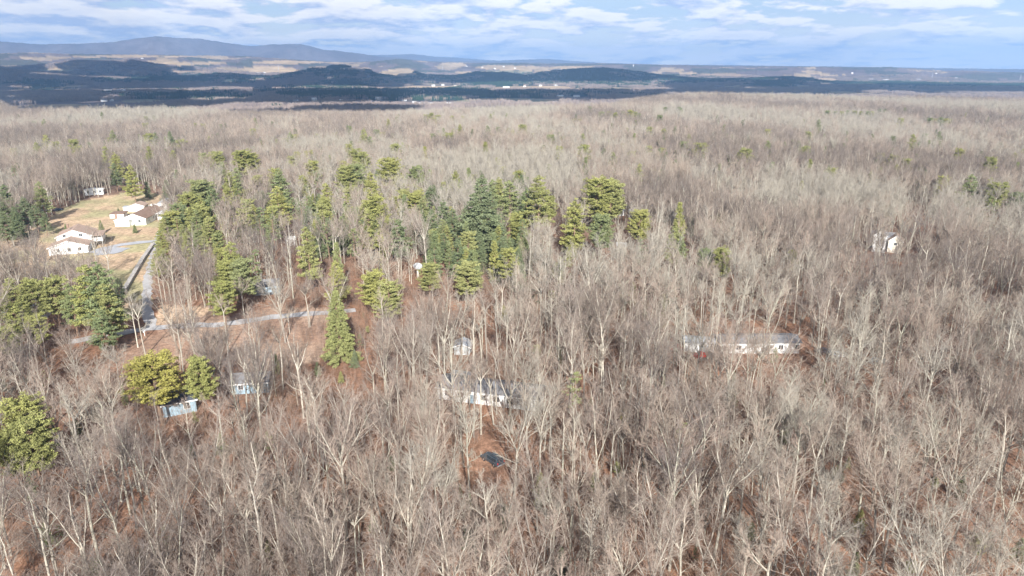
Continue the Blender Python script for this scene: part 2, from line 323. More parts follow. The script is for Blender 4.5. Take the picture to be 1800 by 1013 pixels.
# ------------------------------------------------------------------ ground, hills, mountains
def build_ground():
    dense = np.linspace(R(-46), R(46), 1150)
    side = np.linspace(R(46), R(314), 70)[1:-1]
    az = np.concatenate([dense, side]); na = len(az)
    r = [4., 20., 40.]
    while r[-1] < 19000: r.append(r[-1]*(1.0125 if r[-1] < 9000 else 1.018) if r[-1] > 45 else r[-1]+6)
    r = np.array(r); nr = len(r)
    Rr, A = np.meshgrid(r, az, indexing='ij'); x = Rr*np.sin(A); y = Rr*np.cos(A)
    z = terrain(x, y)
    fi, con = cover(x, y, z)
    rs = np.random.RandomState(3)
    wood = (fi == 0)
    z = z+np.where(wood & (Rr > 6400), rs.rand(nr, na)*9*sstep(6400, 7200, Rr)*(1-.0*Rr), 0)
    col = np.zeros((nr, na, 3))
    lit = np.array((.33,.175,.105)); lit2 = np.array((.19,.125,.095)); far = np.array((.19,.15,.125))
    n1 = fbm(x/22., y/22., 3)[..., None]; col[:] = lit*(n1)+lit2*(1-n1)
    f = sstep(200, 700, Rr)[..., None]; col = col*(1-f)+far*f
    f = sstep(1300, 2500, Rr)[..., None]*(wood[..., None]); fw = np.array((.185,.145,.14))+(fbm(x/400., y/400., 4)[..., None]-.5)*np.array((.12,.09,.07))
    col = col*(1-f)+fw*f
    cc = (np.clip(con*1.5-.3, 0, 1)*wood*(Rr > 1500))[..., None]; col = col*(1-cc)+np.array((.05,.075,.045))*cc
    fc = np.array([(0, 0, 0)]+[q[4] for q in FIELDS]); mk = fi > 0; v = (fbm(x/120., y/300.+7, 3)[..., None]*.5+.75)
    col = np.where(mk[..., None], fc[fi]*v, col)
    mot = fbm(x/330.+11, y/520., 4)[..., None]; mk2 = (wood & (Rr > 6200) & (Rr < 9300))[..., None]
    col = np.where(mk2 & (mot > .60+.07*(np.arctan2(x, y) > .05)[..., None]), np.array((.42,.32,.21))*v, np.where(mk2 & (mot < .45), np.array((.10,.10,.085)), col))
    mk3 = (wood & (Rr > 2200) & (Rr < 5200) & (np.hypot(x, y) > 0))[..., None]; col = np.where(mk3 & (mot > .63), np.array((.33,.27,.17))*v, col)
    col = np.where(((Rr > 9800) & wood)[..., None], np.array((.15,.13,.14))*(.8+.4*mot), col)
    near = Rr < 600
    w1 = (fbm(x/9., y/9., 3)-.5)*5
    lawn = inpoly(x+w1, y+w1, LAWN) & near
    g1 = fbm(x/14.+4, y/14., 3)[..., None]; g1 = np.clip((g1-.42)*5, 0, 1)
    lc = np.array((.49,.36,.245))*(1-g1)+np.array((.40,.36,.21))*g1
    col = np.where(lawn[..., None], lc, col)
    yard = inpoly(x+w1, y+w1, YARD) & near
    yc = np.array((.33,.215,.155))*(1-g1)+np.array((.43,.31,.23))*g1
    col = np.where(yard[..., None], yc, col)
    edge = inpoly(x+w1, y+w1, G([(262,575),(275,540),(330,537),(380,548),(300,572)])) & near
    col = np.where(edge[..., None], np.array((.55,.40,.28)), col)
    oc = (inpoly(x+w1*.4, y+w1*.4, SMALLCLR) | inpoly(x+w1*.3, y+w1*.3, SUVCLR)) & near
    col = np.where(oc[..., None], np.array((.31,.18,.12)), col)
    i1 = int(np.argmax(r > 1450)); i2 = int(np.argmax(r > 10600))
    for name, a, b, m in (('ground', 0, i1, 'ground'), ('hills', i1, i2, 'hill'), ('mountains', i2, nr-1, 'hill')):
        k = b-a+1; vs = np.stack([x[a:b+1], y[a:b+1], z[a:b+1]], -1).reshape(-1, 3)
        i = np.arange(k-1)[:, None]; j = np.arange(na)[None]; j2 = (j+1) % na
        q = np.stack([i*na+j, i*na+j2, (i+1)*na+j2, (i+1)*na+j], -1).reshape(-1, 4)[:, ::-1]
        me = bpy.data.meshes.new(name); me.vertices.add(len(vs)); me.vertices.foreach_set('co', vs.ravel())
        extra = 0
        me.loops.add(q.size); me.loops.foreach_set('vertex_index', q.ravel().astype(np.int32))
        me.polygons.add(len(q)); me.polygons.foreach_set('loop_start', np.arange(0, q.size, 4, dtype=np.int32)); me.polygons.foreach_set('loop_total', np.full(len(q), 4, np.int32))
        me.polygons.foreach_set('use_smooth', np.ones(len(q), bool)); me.update(calc_edges=True)
        at = me.color_attributes.new('col', 'FLOAT_COLOR', 'POINT'); cc4 = np.ones((len(vs), 4)); cc4[:, :3] = col[a:b+1].reshape(-1, 3); at.data.foreach_set('color', cc4.ravel())
        me.materials.append(M[m]); tag(link(name, me), kind='structure')
build_ground()
# ------------------------------------------------------------------ labels
LMK = [('white split-level house',135,425),('long white ranch house',245,385),('gravel road',400,572),('round golden pine',265,670),('parked dark car',866,813),('long grey-roofed house',857,695),
 ('big dark spruce',848,375),('satellite dish',735,475),('lone yard tree',500,540),('long mobile home',1345,612),('tall white house',1548,425),('long greenhouse',772,182),
 ('blue-grey cottage',310,715),('pale-green conifer',590,560),('double-topped pine',1062,345),('stone wall',235,485),('wood-edge trailer',165,337),('lone orange tree',1428,232)]
EDG = [('lower left corner',40,985),('lower right corner',1760,985),('bottom edge left of centre',500,1000),('bottom edge, middle',900,1000),('bottom edge right of centre',1300,1000),('left edge',0,780),('right edge',1800,720),('far right wood edge',1790,215),('far left wood edge',20,215),('right edge, halfway up',1790,450)]
def where(px, py):
    best = min(((math.hypot(px-x, (py-y)*1.3), n, x, y, 0) for n, x, y in LMK), key=lambda t: t[0])
    be = min(((math.hypot(px-x, (py-y)*1.3)*1.25, n, x, y, 1) for n, x, y in EDG), key=lambda t: t[0])
    if be[0] < best[0]: return 'near the '+be[1]
    d, n, x, y, _ = best; dx, dy = px-x, py-y
    q = 'just ' if d < 60 else ('' if d < 170 else 'well ')
    if abs(dx) > 2.2*abs(dy): rel = 'left of' if dx < 0 else 'right of'
    elif abs(dy) > 2.2*abs(dx): rel = 'behind' if dy < 0 else 'in front of'
    else: rel = ('back-' if dy < 0 else 'front-')+('left of' if dx < 0 else 'right of')
    return q+rel+' the '+n
ORD = ['leftmost','second from left','third from left','fourth from left','fifth from left','sixth from left','seventh from left','eighth from left','ninth from left','tenth from left','eleventh from left','twelfth from left']
_lab = []
def want_label(o, look, px, py): _lab.append((o, look, where(px, py), px, py))
def write_labels():
    d = {}
    for t in _lab: d.setdefault((t[1], t[2]), []).append(t)
    for (look, pl), ts in d.items():
        ts.sort(key=lambda t: t[3])
        for i, t in enumerate(ts):
            s = f'{look} {pl}'
            if len(ts) == 2: s += ', '+('left' if i == 0 else 'right')+' of two'
            elif len(ts) > 2: s += ', '+(ORD[i] if i < len(ORD) and i < len(ts)-1 else 'rightmost' if i == len(ts)-1 else 'mid row')
            t[0]['label'] = s
# ------------------------------------------------------------------ bare trees
def nrm(a): l = math.sqrt(a[0]**2+a[1]**2+a[2]**2) or 1; return (a[0]/l, a[1]/l, a[2]/l)
def side(rg, d, ang):
    # a direction at angle ang from d
    while 1:
        q = (rg.gauss(0, 1), rg.gauss(0, 1), rg.gauss(0, 1)); k = q[0]*d[0]+q[1]*d[1]+q[2]*d[2]
        q = (q[0]-k*d[0], q[1]-k*d[1], q[2]-k*d[2])
        if abs(q[0])+abs(q[1])+abs(q[2]) > .3: break
    q = nrm(q); c, s = math.cos(ang), math.sin(ang)
    return (d[0]*c+q[0]*s, d[1]*c+q[1]*s, d[2]*c+q[2]*s)
def limb(mb, rg, p, d, L, r, lev, P):
    if lev == P['max']:
        mb.cone3(p, (p[0]+d[0]*L, p[1]+d[1]*L, p[2]+(d[2]+.1)*L), r, P['mi'][lev]); return
    n = P['seg'][lev]; pts = [p]; ds = [d]; q = p; dd = d
    for i in range(n):
        w = P['wob'][lev]
        dd = nrm((dd[0]+rg.uniform(-w, w), dd[1]+rg.uniform(-w, w), dd[2]+rg.uniform(-w, w)+P['up'][lev]))
        q = (q[0]+dd[0]*L/n, q[1]+dd[1]*L/n, q[2]+dd[2]*L/n); pts.append(q); ds.append(dd)
    rad = [r*(1-.8*i/n) for i in range(n+1)]
    mb.tube(pts, rad, P['k'][lev], P['mi'][lev])
    kids = P['kids'][lev]
    for j in range(kids):
        t = P['t0'][lev]+(1-P['t0'][lev])*(j+rg.random())/kids
        t = min(t, .97); i = min(int(t*n), n-1); u = t*n-i
        a, b = pts[i], pts[i+1]; pp = (a[0]+(b[0]-a[0])*u, a[1]+(b[1]-a[1])*u, a[2]+(b[2]-a[2])*u)
        nd_ = side(rg, ds[i+1], R(rg.uniform(*P['ang'][lev])))
        if nd_[2] < -.15: nd_ = nrm((nd_[0], nd_[1], .05))
        LL = L*P['rat'][lev]*rg.uniform(.7, 1.2)*(1.25-.75*t)
        limb(mb, rg, pp, nd_, LL, max(P['rmin'][lev], min(P['rr'][lev], rad[i]*.6)), lev+1, P)
NEAR = dict(max=4, seg=[0,6,4,3], wob=[0,.16,.2,.22], up=[0,.07,.09,.06], k=[0,5,4,3], mi=[0,0,1,1,1], kids=[0,12,8,7], t0=[0,.12,.15,.1],
            ang=[0,(20,48),(22,50),(22,55)], rat=[0,.44,.43,.5], rr=[0,.058,.028,.015], rmin=[0,.026,.015,.0105])
FARP = dict(max=3, seg=[0,4,2], wob=[0,.16,.2], up=[0,.08,.09], k=[0,3,3], mi=[0,0,1,1], kids=[0,10,7], t0=[0,.1,.1],
            ang=[0,(22,52),(25,58)], rat=[0,.46,.52], rr=[0,.06,.045], rmin=[0,.045,.034])
def bare_tree(seed, h, fork, nlead, spread, P=NEAR, sides=True, r0=None, lean=.03, k=7):
    rg = random.Random(seed); tr = MB(); cr = MB(); r0 = r0 or h*.0102
    hf = h*fork; p = (0, 0, -.3); d = (rg.uniform(-lean, lean), rg.uniform(-lean, lean), 1); pts = [p]; n = 6
    for i in range(n):
        d = nrm((d[0]+rg.uniform(-.05, .05), d[1]+rg.uniform(-.05, .05), 1)); p = (p[0]+d[0]*hf/n, p[1]+d[1]*hf/n, p[2]+d[2]*(hf+.3)/n); pts.append(p)
    tr.tube(pts, [r0*(1.25 if i == 0 else 1-.32*i/n) for i in range(n+1)], k, 0, tip=False)
    a0 = rg.random()*6.28
    for i in range(nlead):
        a = a0+i*6.283/max(1, nlead)+rg.uniform(-.4, .4); sp_ = R(spread*(0.25 if (i == 0 and nlead != 2) else rg.uniform(.7, 1.25)))
        dd = (math.cos(a)*math.sin(sp_), math.sin(a)*math.sin(sp_), math.cos(sp_))
        limb(cr, rg, pts[-1], dd, (h-hf)*(1.0 if i == 0 else rg.uniform(.75, 1.0)), r0*(.66 if i == 0 else .5), 1, P)
    if sides:
        for i in range(5):
            t = rg.uniform(.55, .98); z = hf*t; j = min(int(t*n), n-1); q = pts[j+1]; q0 = pts[j]; u = t*n-j
            pp = tuple(q0[w]+(q[w]-q0[w])*u for w in range(3)); a = rg.random()*6.28; e = R(rg.uniform(20, 60))
            limb(cr, rg, pp, (math.cos(a)*math.cos(e), math.sin(a)*math.cos(e), math.sin(e)), h*rg.uniform(.12, .26), r0*.28, 1, dict(P, kids=[0]+[max(3, c-3) for c in P['kids'][1:]]))
    return tr, cr
FORMS = [  # h, fork, leaders, spread, look
 (20, .52, 3, 30, 'tall three-limbed bare tree'), (18, .62, 2, 24, 'slim two-forked bare tree'),
 (21, .40, 4, 34, 'broad wide-limbed bare tree'), (17, .30, 5, 26, 'low-splitting bare tree'),
 (19, .70, 3, 38, 'straight high-crowned bare tree'), (22, .55, 4, 26, 'tall narrow-crowned bare tree'),
 (16, .45, 3, 40, 'short flat-crowned bare tree'), (20, .35, 2, 20, 'twin-stemmed bare tree'),
 (18, .58, 5, 42, 'bushy-crowned bare tree'), (21, .66, 1, 10, 'slender single-stemmed bare tree')]
TINT = ['twig', 'twig_grey', 'twig_dark']
def tints(me):
    out_ = [me]
    for t_ in TINT[1:]:
        c = me.copy(); c.materials[1] = M[t_]; out_.append(c)
    return out_
tree_mesh = []
for i, (h, fk, nl, spd, look) in enumerate(FORMS):
    tr, cr = bare_tree(100+i, h, fk, nl, spd, sides=(i != 4))
    tree_mesh.append((tr.mesh('trunk', [M['trunk'], M['twig']], True), tints(cr.mesh('crown', [M['trunk'], M['twig']])), h))
def pick_tint(x, y, seed=7):
    """stands of one kind: patches of paler or darker twigs"""
    q = fbm(np.asarray(x)/70.+31, np.asarray(y)/110.+5, 3)+np.random.RandomState(seed).uniform(-.14, .14, np.shape(x))
    return np.where(q > .57, 1, np.where(q < .40, 2, 0))
lib = bpy.data.collections.new('woodland_sources')
def src_collection(name, meshes):
    col = bpy.data.collections.new(name)
    for i, me in enumerate(meshes):
        o = bpy.data.objects.new(f'{name}.{i:03d}', me); col.objects.link(o)
    return col
def joined(tr, cr, name, mats):
    b = len(tr.v); tr.v += cr.v; tr.f += [[i+b for i in f] for f in cr.f]; tr.m += cr.m; return tr.mesh(name, mats)
def scatter(name, col, pts, sc, idx, label, cat, tilt=.05):
    rs = np.random.RandomState(len(pts)); n = len(pts)
    me = bpy.data.meshes.new(name); me.vertices.add(n); me.vertices.foreach_set('co', np.asarray(pts, np.float32).ravel())
    a = me.attributes.new('idx', 'INT', 'POINT'); a.data.foreach_set('value', np.asarray(idx, np.int32))
    a = me.attributes.new('scl', 'FLOAT', 'POINT'); a.data.foreach_set('value', np.asarray(sc, np.float32))
    rot = np.stack([rs.uniform(-tilt, tilt, n), rs.uniform(-tilt, tilt, n), rs.uniform(0, 6.283, n)], -1)
    a = me.attributes.new('rot', 'FLOAT_VECTOR', 'POINT'); a.data.foreach_set('vector', rot.astype(np.float32).ravel())
    o = link(name, me); tag(o, label, cat, kind='stuff')
    g = bpy.data.node_groups.new(name, 'GeometryNodeTree')
    g.interface.new_socket('Geometry', in_out='INPUT', socket_type='NodeSocketGeometry'); g.interface.new_socket('Geometry', in_out='OUTPUT', socket_type='NodeSocketGeometry')
    gi = g.nodes.new('NodeGroupInput'); go = g.nodes.new('NodeGroupOutput'); ip = g.nodes.new('GeometryNodeInstanceOnPoints'); ci = g.nodes.new('GeometryNodeCollectionInfo')
    ci.inputs[0].default_value = col; ci.inputs['Separate Children'].default_value = True; ci.inputs['Reset Children'].default_value = True
    def na(nm, ty):
        q = g.nodes.new('GeometryNodeInputNamedAttribute'); q.data_type = ty; q.inputs['Name'].default_value = nm; return [s_ for s_ in q.outputs if s_.enabled][0]
    g.links.new(gi.outputs[0], ip.inputs['Points']); g.links.new(ci.outputs[0], ip.inputs['Instance'])
    ip.inputs['Pick Instance'].default_value = True
    g.links.new(na('idx', 'INT'), ip.inputs['Instance Index']); g.links.new(na('rot', 'FLOAT_VECTOR'), ip.inputs['Rotation']); g.links.new(na('scl', 'FLOAT'), ip.inputs['Scale'])
    g.links.new(ip.outputs[0], go.inputs[0])
    mod = o.modifiers.new('scatter', 'NODES'); mod.node_group = g
    return o
# places seen through the branches: (x0, y0, x1, y1, share of trees kept in front of them)
SEEN = [(760,655,950,722,.72),(85,398,175,455,.25),(835,790,900,832,.0),(1195,592,1255,624,.35),(1262,592,1405,628,.42),(1528,398,1582,445,.3),(1430,606,1555,642,.9),(290,688,345,732,.9),(720,455,752,505,.1),
        (435,480,520,522,.6),(560,500,620,640,.0),(470,475,530,600,.12),(215,570,455,590,.55),(560,545,600,560,.0),(0,345,110,420,.4),(150,328,182,345,.1),(20,540,75,570,.1),(215,622,330,700,.0),(320,622,370,680,.1),(0,700,75,800,.15),
        (1592,384,1640,408,.25),(800,320,900,440,.0),(990,350,1035,430,.1),(1030,315,1095,400,.1),(500,425,520,432,.8),(760,404,790,413,.7),(1330,400,1350,410,.8),(250,560,262,582,0.),(790,605,835,625,.9),(100,450,240,600,.1),(0,470,110,540,.1),
        (355,430,450,560,.12),(510,400,560,470,.12),(570,425,610,500,.15),(630,475,710,545,.15),(735,465,775,505,.1),(795,460,850,500,.2),(330,315,390,420,.25),(390,300,420,345,.2),(470,300,510,370,.2),(590,290,640,330,.2),(925,310,975,380,.1),(850,425,885,470,.1),(745,405,785,460,.2)]
def keep_chance(x, y, h):
    bx, by, f = project(x, y, 0); tx, ty, _ = project(x, y, h); w = 3.4*FPX/f; k = 1.0
    for x0, y0, x1, y1, p in SEEN:
        if tx+w > x0 and min(bx, tx)-w < x1 and ty < y1-2 and by > y1-1: 
            # the crown hides most, the stem little
            cy = ty+(by-ty)*.62
            if cy > y0: k = min(k, p)
            else: k = min(k, min(1, p+.45))
    return k
Rd, Wh, Sp, Ce, Th = 'round', 'white', 'spruce', 'cedar', 'thin'
y_, g_, d_, p_ = 'needle_y', 'needle_g', 'needle_d', 'needle_p'
EVL = [(6,325,Wh,17,d_,1.1),(38,346,Wh,14,d_,1.2),(68,320,Wh,16,g_,1.1),(22,362,Sp,12,d_,1.2),(58,360,Wh,11,d_,1.2),(2,372,Wh,13,d_,1.2),(75,372,Wh,9,d_,1.1),
 (80,236,Wh,16,y_,1.1),(62,250,Wh,15,y_,1.1),(96,250,Rd,13,y_,1),(24,262,Rd,13,y_,.9),(128,246,Rd,14,y_,1),(137,257,Rd,13,y_,1.1),(142,216,Wh,12,g_,1),(60,213,Rd,11,g_,1),(76,214,Rd,11,g_,1),(178,196,Wh,13,g_,1.3),
 (197,229,Wh,15,g_,1),(184,257,Wh,16,y_,1),(200,268,Wh,16,y_,1.1),(255,217,Rd,13,y_,1),(256,205,Rd,12,g_,.9),(262,236,Rd,15,y_,1.1),(272,233,Wh,14,d_,1),(260,257,Wh,16,y_,1),(298,230,Sp,18,d_,1.1),(318,246,Rd,14,y_,1.2),(303,264,Wh,14,y_,1),
 (343,217,Rd,10,y_,.9),(356,218,Rd,11,y_,1),(388,219,Rd,10,g_,.9),(444,227,Rd,11,y_,1),(228,290,Wh,18,y_,1),(290,316,Sp,11,d_,1.3),(380,268,Rd,16,y_,1.1),(425,265,Rd,17,y_,1.3),(442,270,Rd,15,y_,1),(402,300,Wh,19,y_,1),
 (350,318,Rd,18,g_,1.35),(368,328,Wh,17,g_,1.2),(330,342,Rd,14,y_,1.2),(345,362,Rd,15,y_,1.2),(365,380,Wh,16,y_,1.1),(510,232,Wh,15,g_,1.1),(518,237,Rd,13,y_,1),(512,275,Rd,13,y_,.9),(521,268,Rd,12,y_,.8),(548,284,Rd,15,y_,1.1),
 (533,310,Rd,14,y_,1),(487,298,Wh,21,g_,1.2),(487,328,Wh,18,y_,1.3),(572,322,Wh,17,y_,1),(570,350,Rd,14,y_,1),(540,345,Th,14,g_,1.2),(606,293,Rd,18,y_,1.2),(624,291,Rd,18,g_,1.2),(650,303,Wh,19,y_,1.1),(655,345,Rd,18,y_,1.2),(648,365,Wh,17,y_,1.1),
 (638,228,Wh,18,y_,1.1),(650,240,Wh,16,g_,1.1),(612,255,Rd,13,y_,1),(624,262,Rd,15,y_,1.1),(638,268,Rd,16,y_,1.1),(682,280,Rd,18,y_,1.3),(694,254,Rd,14,y_,1.2),(614,222,Rd,12,g_,.9),(662,229,Rd,12,g_,1.1),(672,233,Rd,12,y_,1),
 (682,209,Wh,13,y_,1),(697,204,Wh,12,g_,1),(749,202,Rd,13,y_,1.1),(758,199,Rd,14,y_,1.2),(770,203,Rd,13,y_,1.2),(762,207,Rd,12,y_,1),(734,238,Rd,10,y_,.8),(760,236,Rd,12,g_,1),(790,234,Rd,14,y_,1.2),(797,226,Wh,12,y_,.9),
 (808,218,Wh,14,y_,1),(795,204,Rd,12,y_,1),(814,204,Rd,12,y_,1.1),(862,200,Wh,14,y_,1.2),(868,197,Wh,12,g_,1),(857,221,Wh,14,g_,1.1),(876,224,Rd,11,g_,1),(891,199,Wh,13,g_,1.1),(894,226,Rd,10,y_,1),(820,191,Rd,10,y_,1),(838,191,Rd,11,y_,1.1),
 (730,293,Rd,16,g_,1.1),(757,327,Wh,15,d_,1.2),(727,340,Rd,14,y_,1.1),(744,345,Wh,14,g_,1),(800,300,Wh,14,y_,1.1),(693,346,Rd,12,y_,.9),(866,316,Wh,19,g_,1.1),(876,312,Wh,17,y_,1.1),(912,301,Rd,14,y_,1),(895,318,Wh,20,g_,1.3),
 (925,330,Wh,18,g_,1.2),(948,309,Wh,23,y_,1.25),(965,345,Rd,13,y_,1),(780,352,Wh,16,d_,1.1),(795,368,Wh,15,d_,1.1),(540,362,Wh,14,d_,1),(478,376,Th,14,g_,1.2),(430,352,Th,15,g_,1.4),(555,300,Th,15,g_,1.2),(610,340,Th,16,y_,1.5),(700,385,Wh,15,d_,1.2),
 (930,201,Wh,13,g_,1),(918,220,Rd,14,y_,1.1),(948,221,Rd,10,g_,.9),(938,235,Rd,10,y_,1),(968,238,Rd,14,g_,1),(989,240,Rd,11,y_,.9),(983,258,Rd,12,y_,1),(1028,256,Rd,15,y_,1.2),(1030,277,Ce,14,g_,1),(1078,267,Wh,15,g_,1),
 (1053,315,Rd,21,y_,1.2),(1074,318,Rd,20,y_,1.2),(1084,335,Rd,15,y_,1),(1012,349,Wh,20,y_,1.1),(1008,368,Ce,16,y_,1.2),(1060,378,Rd,16,g_,1.1),(1052,390,Rd,14,y_,1),(1070,246,Ce,11,g_,.8),(1125,288,Wh,15,y_,1.1),(1163,302,Wh,11,g_,1),
 (1140,257,Rd,12,y_,.9),(1166,261,Rd,12,y_,1),(1203,250,Rd,14,g_,1.1),(1232,252,Rd,15,y_,1.2),(1310,262,Rd,15,y_,1.3),(1143,224,Rd,12,y_,1.1),(1167,228,Rd,11,y_,1),(1187,222,Wh,13,d_,1),(1160,203,Rd,13,g_,1.1),(1060,230,Rd,10,g_,.9),
 (1127,370,Rd,15,y_,1.1),(1195,356,Ce,17,y_,1),(1188,398,Wh,17,p_,1.2),(1200,415,Wh,14,g_,1),(1240,440,Rd,13,g_,1),(1271,437,Rd,15,y_,.95),(1395,441,Rd,11,y_,.8),(1350,228,Rd,12,y_,1),(1306,211,Wh,12,d_,1),(1262,203,Rd,10,g_,1),
 (1058,197,Rd,13,g_,1.2),(1070,196,Rd,12,y_,1.2),(1082,198,Rd,12,y_,1.1),(1096,197,Rd,12,g_,1),(1108,194,Rd,14,y_,1.1),(1117,197,Rd,12,y_,1),(1123,200,Rd,12,g_,1),(1010,209,Rd,11,y_,1.2),(1020,210,Rd,10,y_,1.2),(1037,188,Rd,11,g_,1.2),(1170,189,Rd,11,g_,1.3),(1195,189,Rd,12,g_,1.3),
 (1455,195,Rd,13,g_,1.2),(1468,196,Rd,11,g_,1.2),(1480,196,Rd,12,y_,1.1),(1491,195,Rd,12,g_,1.2),(1502,195,Rd,12,y_,1.2),(1514,196,Rd,11,y_,1.1),(1527,196,Rd,13,g_,1.1),(1533,196,Rd,12,y_,1.1),(1547,192,Rd,13,d_,1.2),(1557,191,Wh,13,g_,1.2),(1591,189,Wh,13,g_,1.1),
 (1440,210,Wh,15,g_,1.1),(1635,208,Rd,13,g_,1.3),(1645,209,Rd,11,y_,1.2),(1655,207,Rd,13,g_,1.2),(1664,209,Rd,12,y_,1.2),(1673,209,Wh,12,g_,1.1),(1606,236,Wh,17,y_,1),(1628,236,Rd,12,g_,1),(1652,231,Wh,15,g_,1),(1570,240,Rd,12,g_,.9),
 (1418,258,Rd,12,y_,1),(1687,262,Rd,13,y_,1),(1531,302,Ce,12,y_,1),(1660,311,Rd,13,y_,1),(1708,307,Wh,18,g_,1.2),(1757,322,Rd,16,y_,1.2),(1742,278,Rd,15,y_,1),(1745,345,Th,14,g_,1.3),(1612,270,Th,12,g_,1),(1790,340,Rd,13,g_,1),
 (405,426,Wh,20,y_,1.1),(398,462,Rd,15,y_,1.25),(425,458,Rd,16,g_,1.2),(388,498,Rd,14,y_,1.2),(536,400,Wh,22,y_,1),(592,427,Ce,18,g_,.95),(588,460,Wh,16,y_,1),(653,478,Rd,15,y_,1.2),(683,500,Rd,15,y_,1.25),(670,415,Ce,13,y_,1),
 (765,407,Ce,17,g_,1.15),(753,467,Rd,13,y_,1.25),(822,461,Rd,15,y_,1.25),(870,424,Ce,15,y_,1.1),(620,400,Th,16,g_,1.2),(1130,420,Th,15,g_,1.3),
 (148,468,Wh,21,y_,1.35),(168,462,Wh,22,g_,1.3),(180,500,Wh,17,y_,1.3),(118,500,Wh,15,g_,1.2),(92,490,Rd,15,y_,1.2),(50,494,Rd,15,y_,1.1),(14,490,Wh,15,y_,1.3),(22,538,Rd,13,y_,1.3),(60,556,Rd,11,y_,1.2),(10,575,Rd,11,y_,1.3),(205,490,Wh,9,d_,1.2),
 (175,545,Wh,13,g_,1.3),(347,630,Rd,14,y_,1.0),(33,704,Rd,15,y_,1.15),(48,742,Rd,14,y_,1.2),(12,760,Rd,12,y_,1.2),(280,400,Wh,13,y_,1.1),(286,384,Wh,12,y_,1.1),(276,424,Wh,12,y_,1.1),(300,374,Rd,13,y_,1.2),(270,448,Wh,10,y_,1.1),(283,440,Rd,13,y_,1),(312,360,Rd,13,g_,1.1),
 (1010,655,Th,12,g_,1.3),(75,652,Th,6,y_,1),(1205,745,Th,8,g_,1.5),(470,760,Th,6,g_,1.5)]
_er_ = random.Random(77)
for _ in range(46):
    _x = _er_.uniform(290, 900) if _ < 36 else _er_.uniform(900, 1800); _y = _er_.uniform(225, 445)
    if _ >= 36: _y = _er_.uniform(225, 330)
    if 455 < _x < 560 and _y > 400: continue
    EVL.append((_x, _y, _er_.choice((Rd, Wh, Wh, Ce, Th, Th)), _er_.uniform(9.5, 15), _er_.choice((y_, g_, g_, d_, y_)), _er_.uniform(.9, 1.35)))
EVL = [(a[0], a[1], a[2], a[3]*(1.32 if a[1] < 285 else 1.2 if a[1] < 390 else 1.0), a[4], a[5]) for a in EVL]
def ev_point(px, py, h):
    d = ray(px, py); d = d/math.hypot(d.x, d.y)
    rr = np.concatenate([np.arange(60, 1500, 1.0), np.arange(1500, 3000, 5.0)]); z = terrain(d.x*rr, d.y*rr)+h; l = CAM_H+d.z*rr; i = int(np.argmax(l <= z))
    return None if l[i] > z[i] else Vector((d.x*rr[i], d.y*rr[i], z[i]-h))
EVP = [(p.x, p.y, a[3]*a[5]) for a in EVL for p in [ev_point(a[0], a[1], a[3])] if p]
def ev_free(x, y):
    """bare trees standing on or right in front of an evergreen make way"""
    ok = np.ones(x.shape, bool); hsh = np.modf(np.abs(np.sin(x*12.9898+y*78.233)*43758.5))[0]
    for ex, ey, h in EVP:
        r = math.hypot(ex, ey); ux, uy = ex/r, ey/r; a = (x-ex)*ux+(y-ey)*uy; c = np.abs((x-ex)*uy-(y-ey)*ux)
        ok &= ~((a > -(13 if r < 250 else 24)) & (a < 3) & (c < h*.16+1.2) & ((a > -4) | (hsh > .17)))
    return ok
rng = random.Random(11)
HERO = [(502,603,2,1.03,'lone pale leafless tree with spreading crown on the bare yard'),(543,577,4,.72,'thin bare tree at the bend of the gravel road'),(257,628,1,.98,'pale bare tree in front of the road junction'),
 (243,612,9,.72,'thin bare stem left of the road junction'),(36,480,9,.66,'thin pale bare tree left on the lawn edge'),(66,488,4,.78,'thin pale leaning bare tree on the lawn edge'),(826,886,0,1.02,'pale bare tree with raised limbs left of the parked dark car'),
 (904,872,2,.98,'pale bare tree with raised limbs right of the parked dark car'),(430,560,8,.72,'dark twiggy bare tree beside the gravel road'),(470,500,1,.8,None)]
cand = []
def in_clear(x, y):
    for c in CLEAR:
        if inpoly(np.array([x]), np.array([y]), c)[0]: return True
    return False
BOXES = []   # circles kept free for buildings (filled from pixels)
for px, py, rad in [(790,698,5),(820,701,5),(857,704,5),(890,708,5),(925,712,5),(1228,612,5),(1278,616,5),(1310,615,5),(1345,615,5),(1385,615,5),(1550,440,10),(310,722,4.2),(440,692,4),(475,512,5.5),(45,562,7),(735,487,3),(866,815,4),(812,620,3),(1452,621,3),(1476,628,3),(1543,638,3),(165,341,8),(85,368,7),(510,428,4),(775,409,4),(1338,406,4),(1090,440,4),(1190,617,3)]:
    q = flat(px, py); BOXES.append((q[0], q[1], rad))
s = 4.4
for iy in range(int(48/s), int(640/s)):
    for ix in range(int(-520/s), int(520/s)):
        x = (ix+rng.uniform(-.46, .46))*s; y = (iy+rng.uniform(-.46, .46))*s
        r = math.hypot(x, y); az = math.atan2(x, y)
        if r > 620 or r < 52 or abs(az) > R(44): continue
        cand.append((r, x, y))
near = []; mid = []
dens = lambda x, y: float(fbm(np.array([x/28.]), np.array([y/28.]), 2)[0])
cand.sort()
CX = np.array([c[1] for c in cand]); CY = np.array([c[2] for c in cand]); DN = fbm(CX/28., CY/28., 2)
CLR = ~ev_free(CX, CY)
for c in CLEAR: CLR |= inpoly(CX, CY, c)
YD = inpoly(CX, CY, YARD)
for bx_, by_, br_ in BOXES: CLR |= np.hypot(CX-bx_, CY-by_) < br_
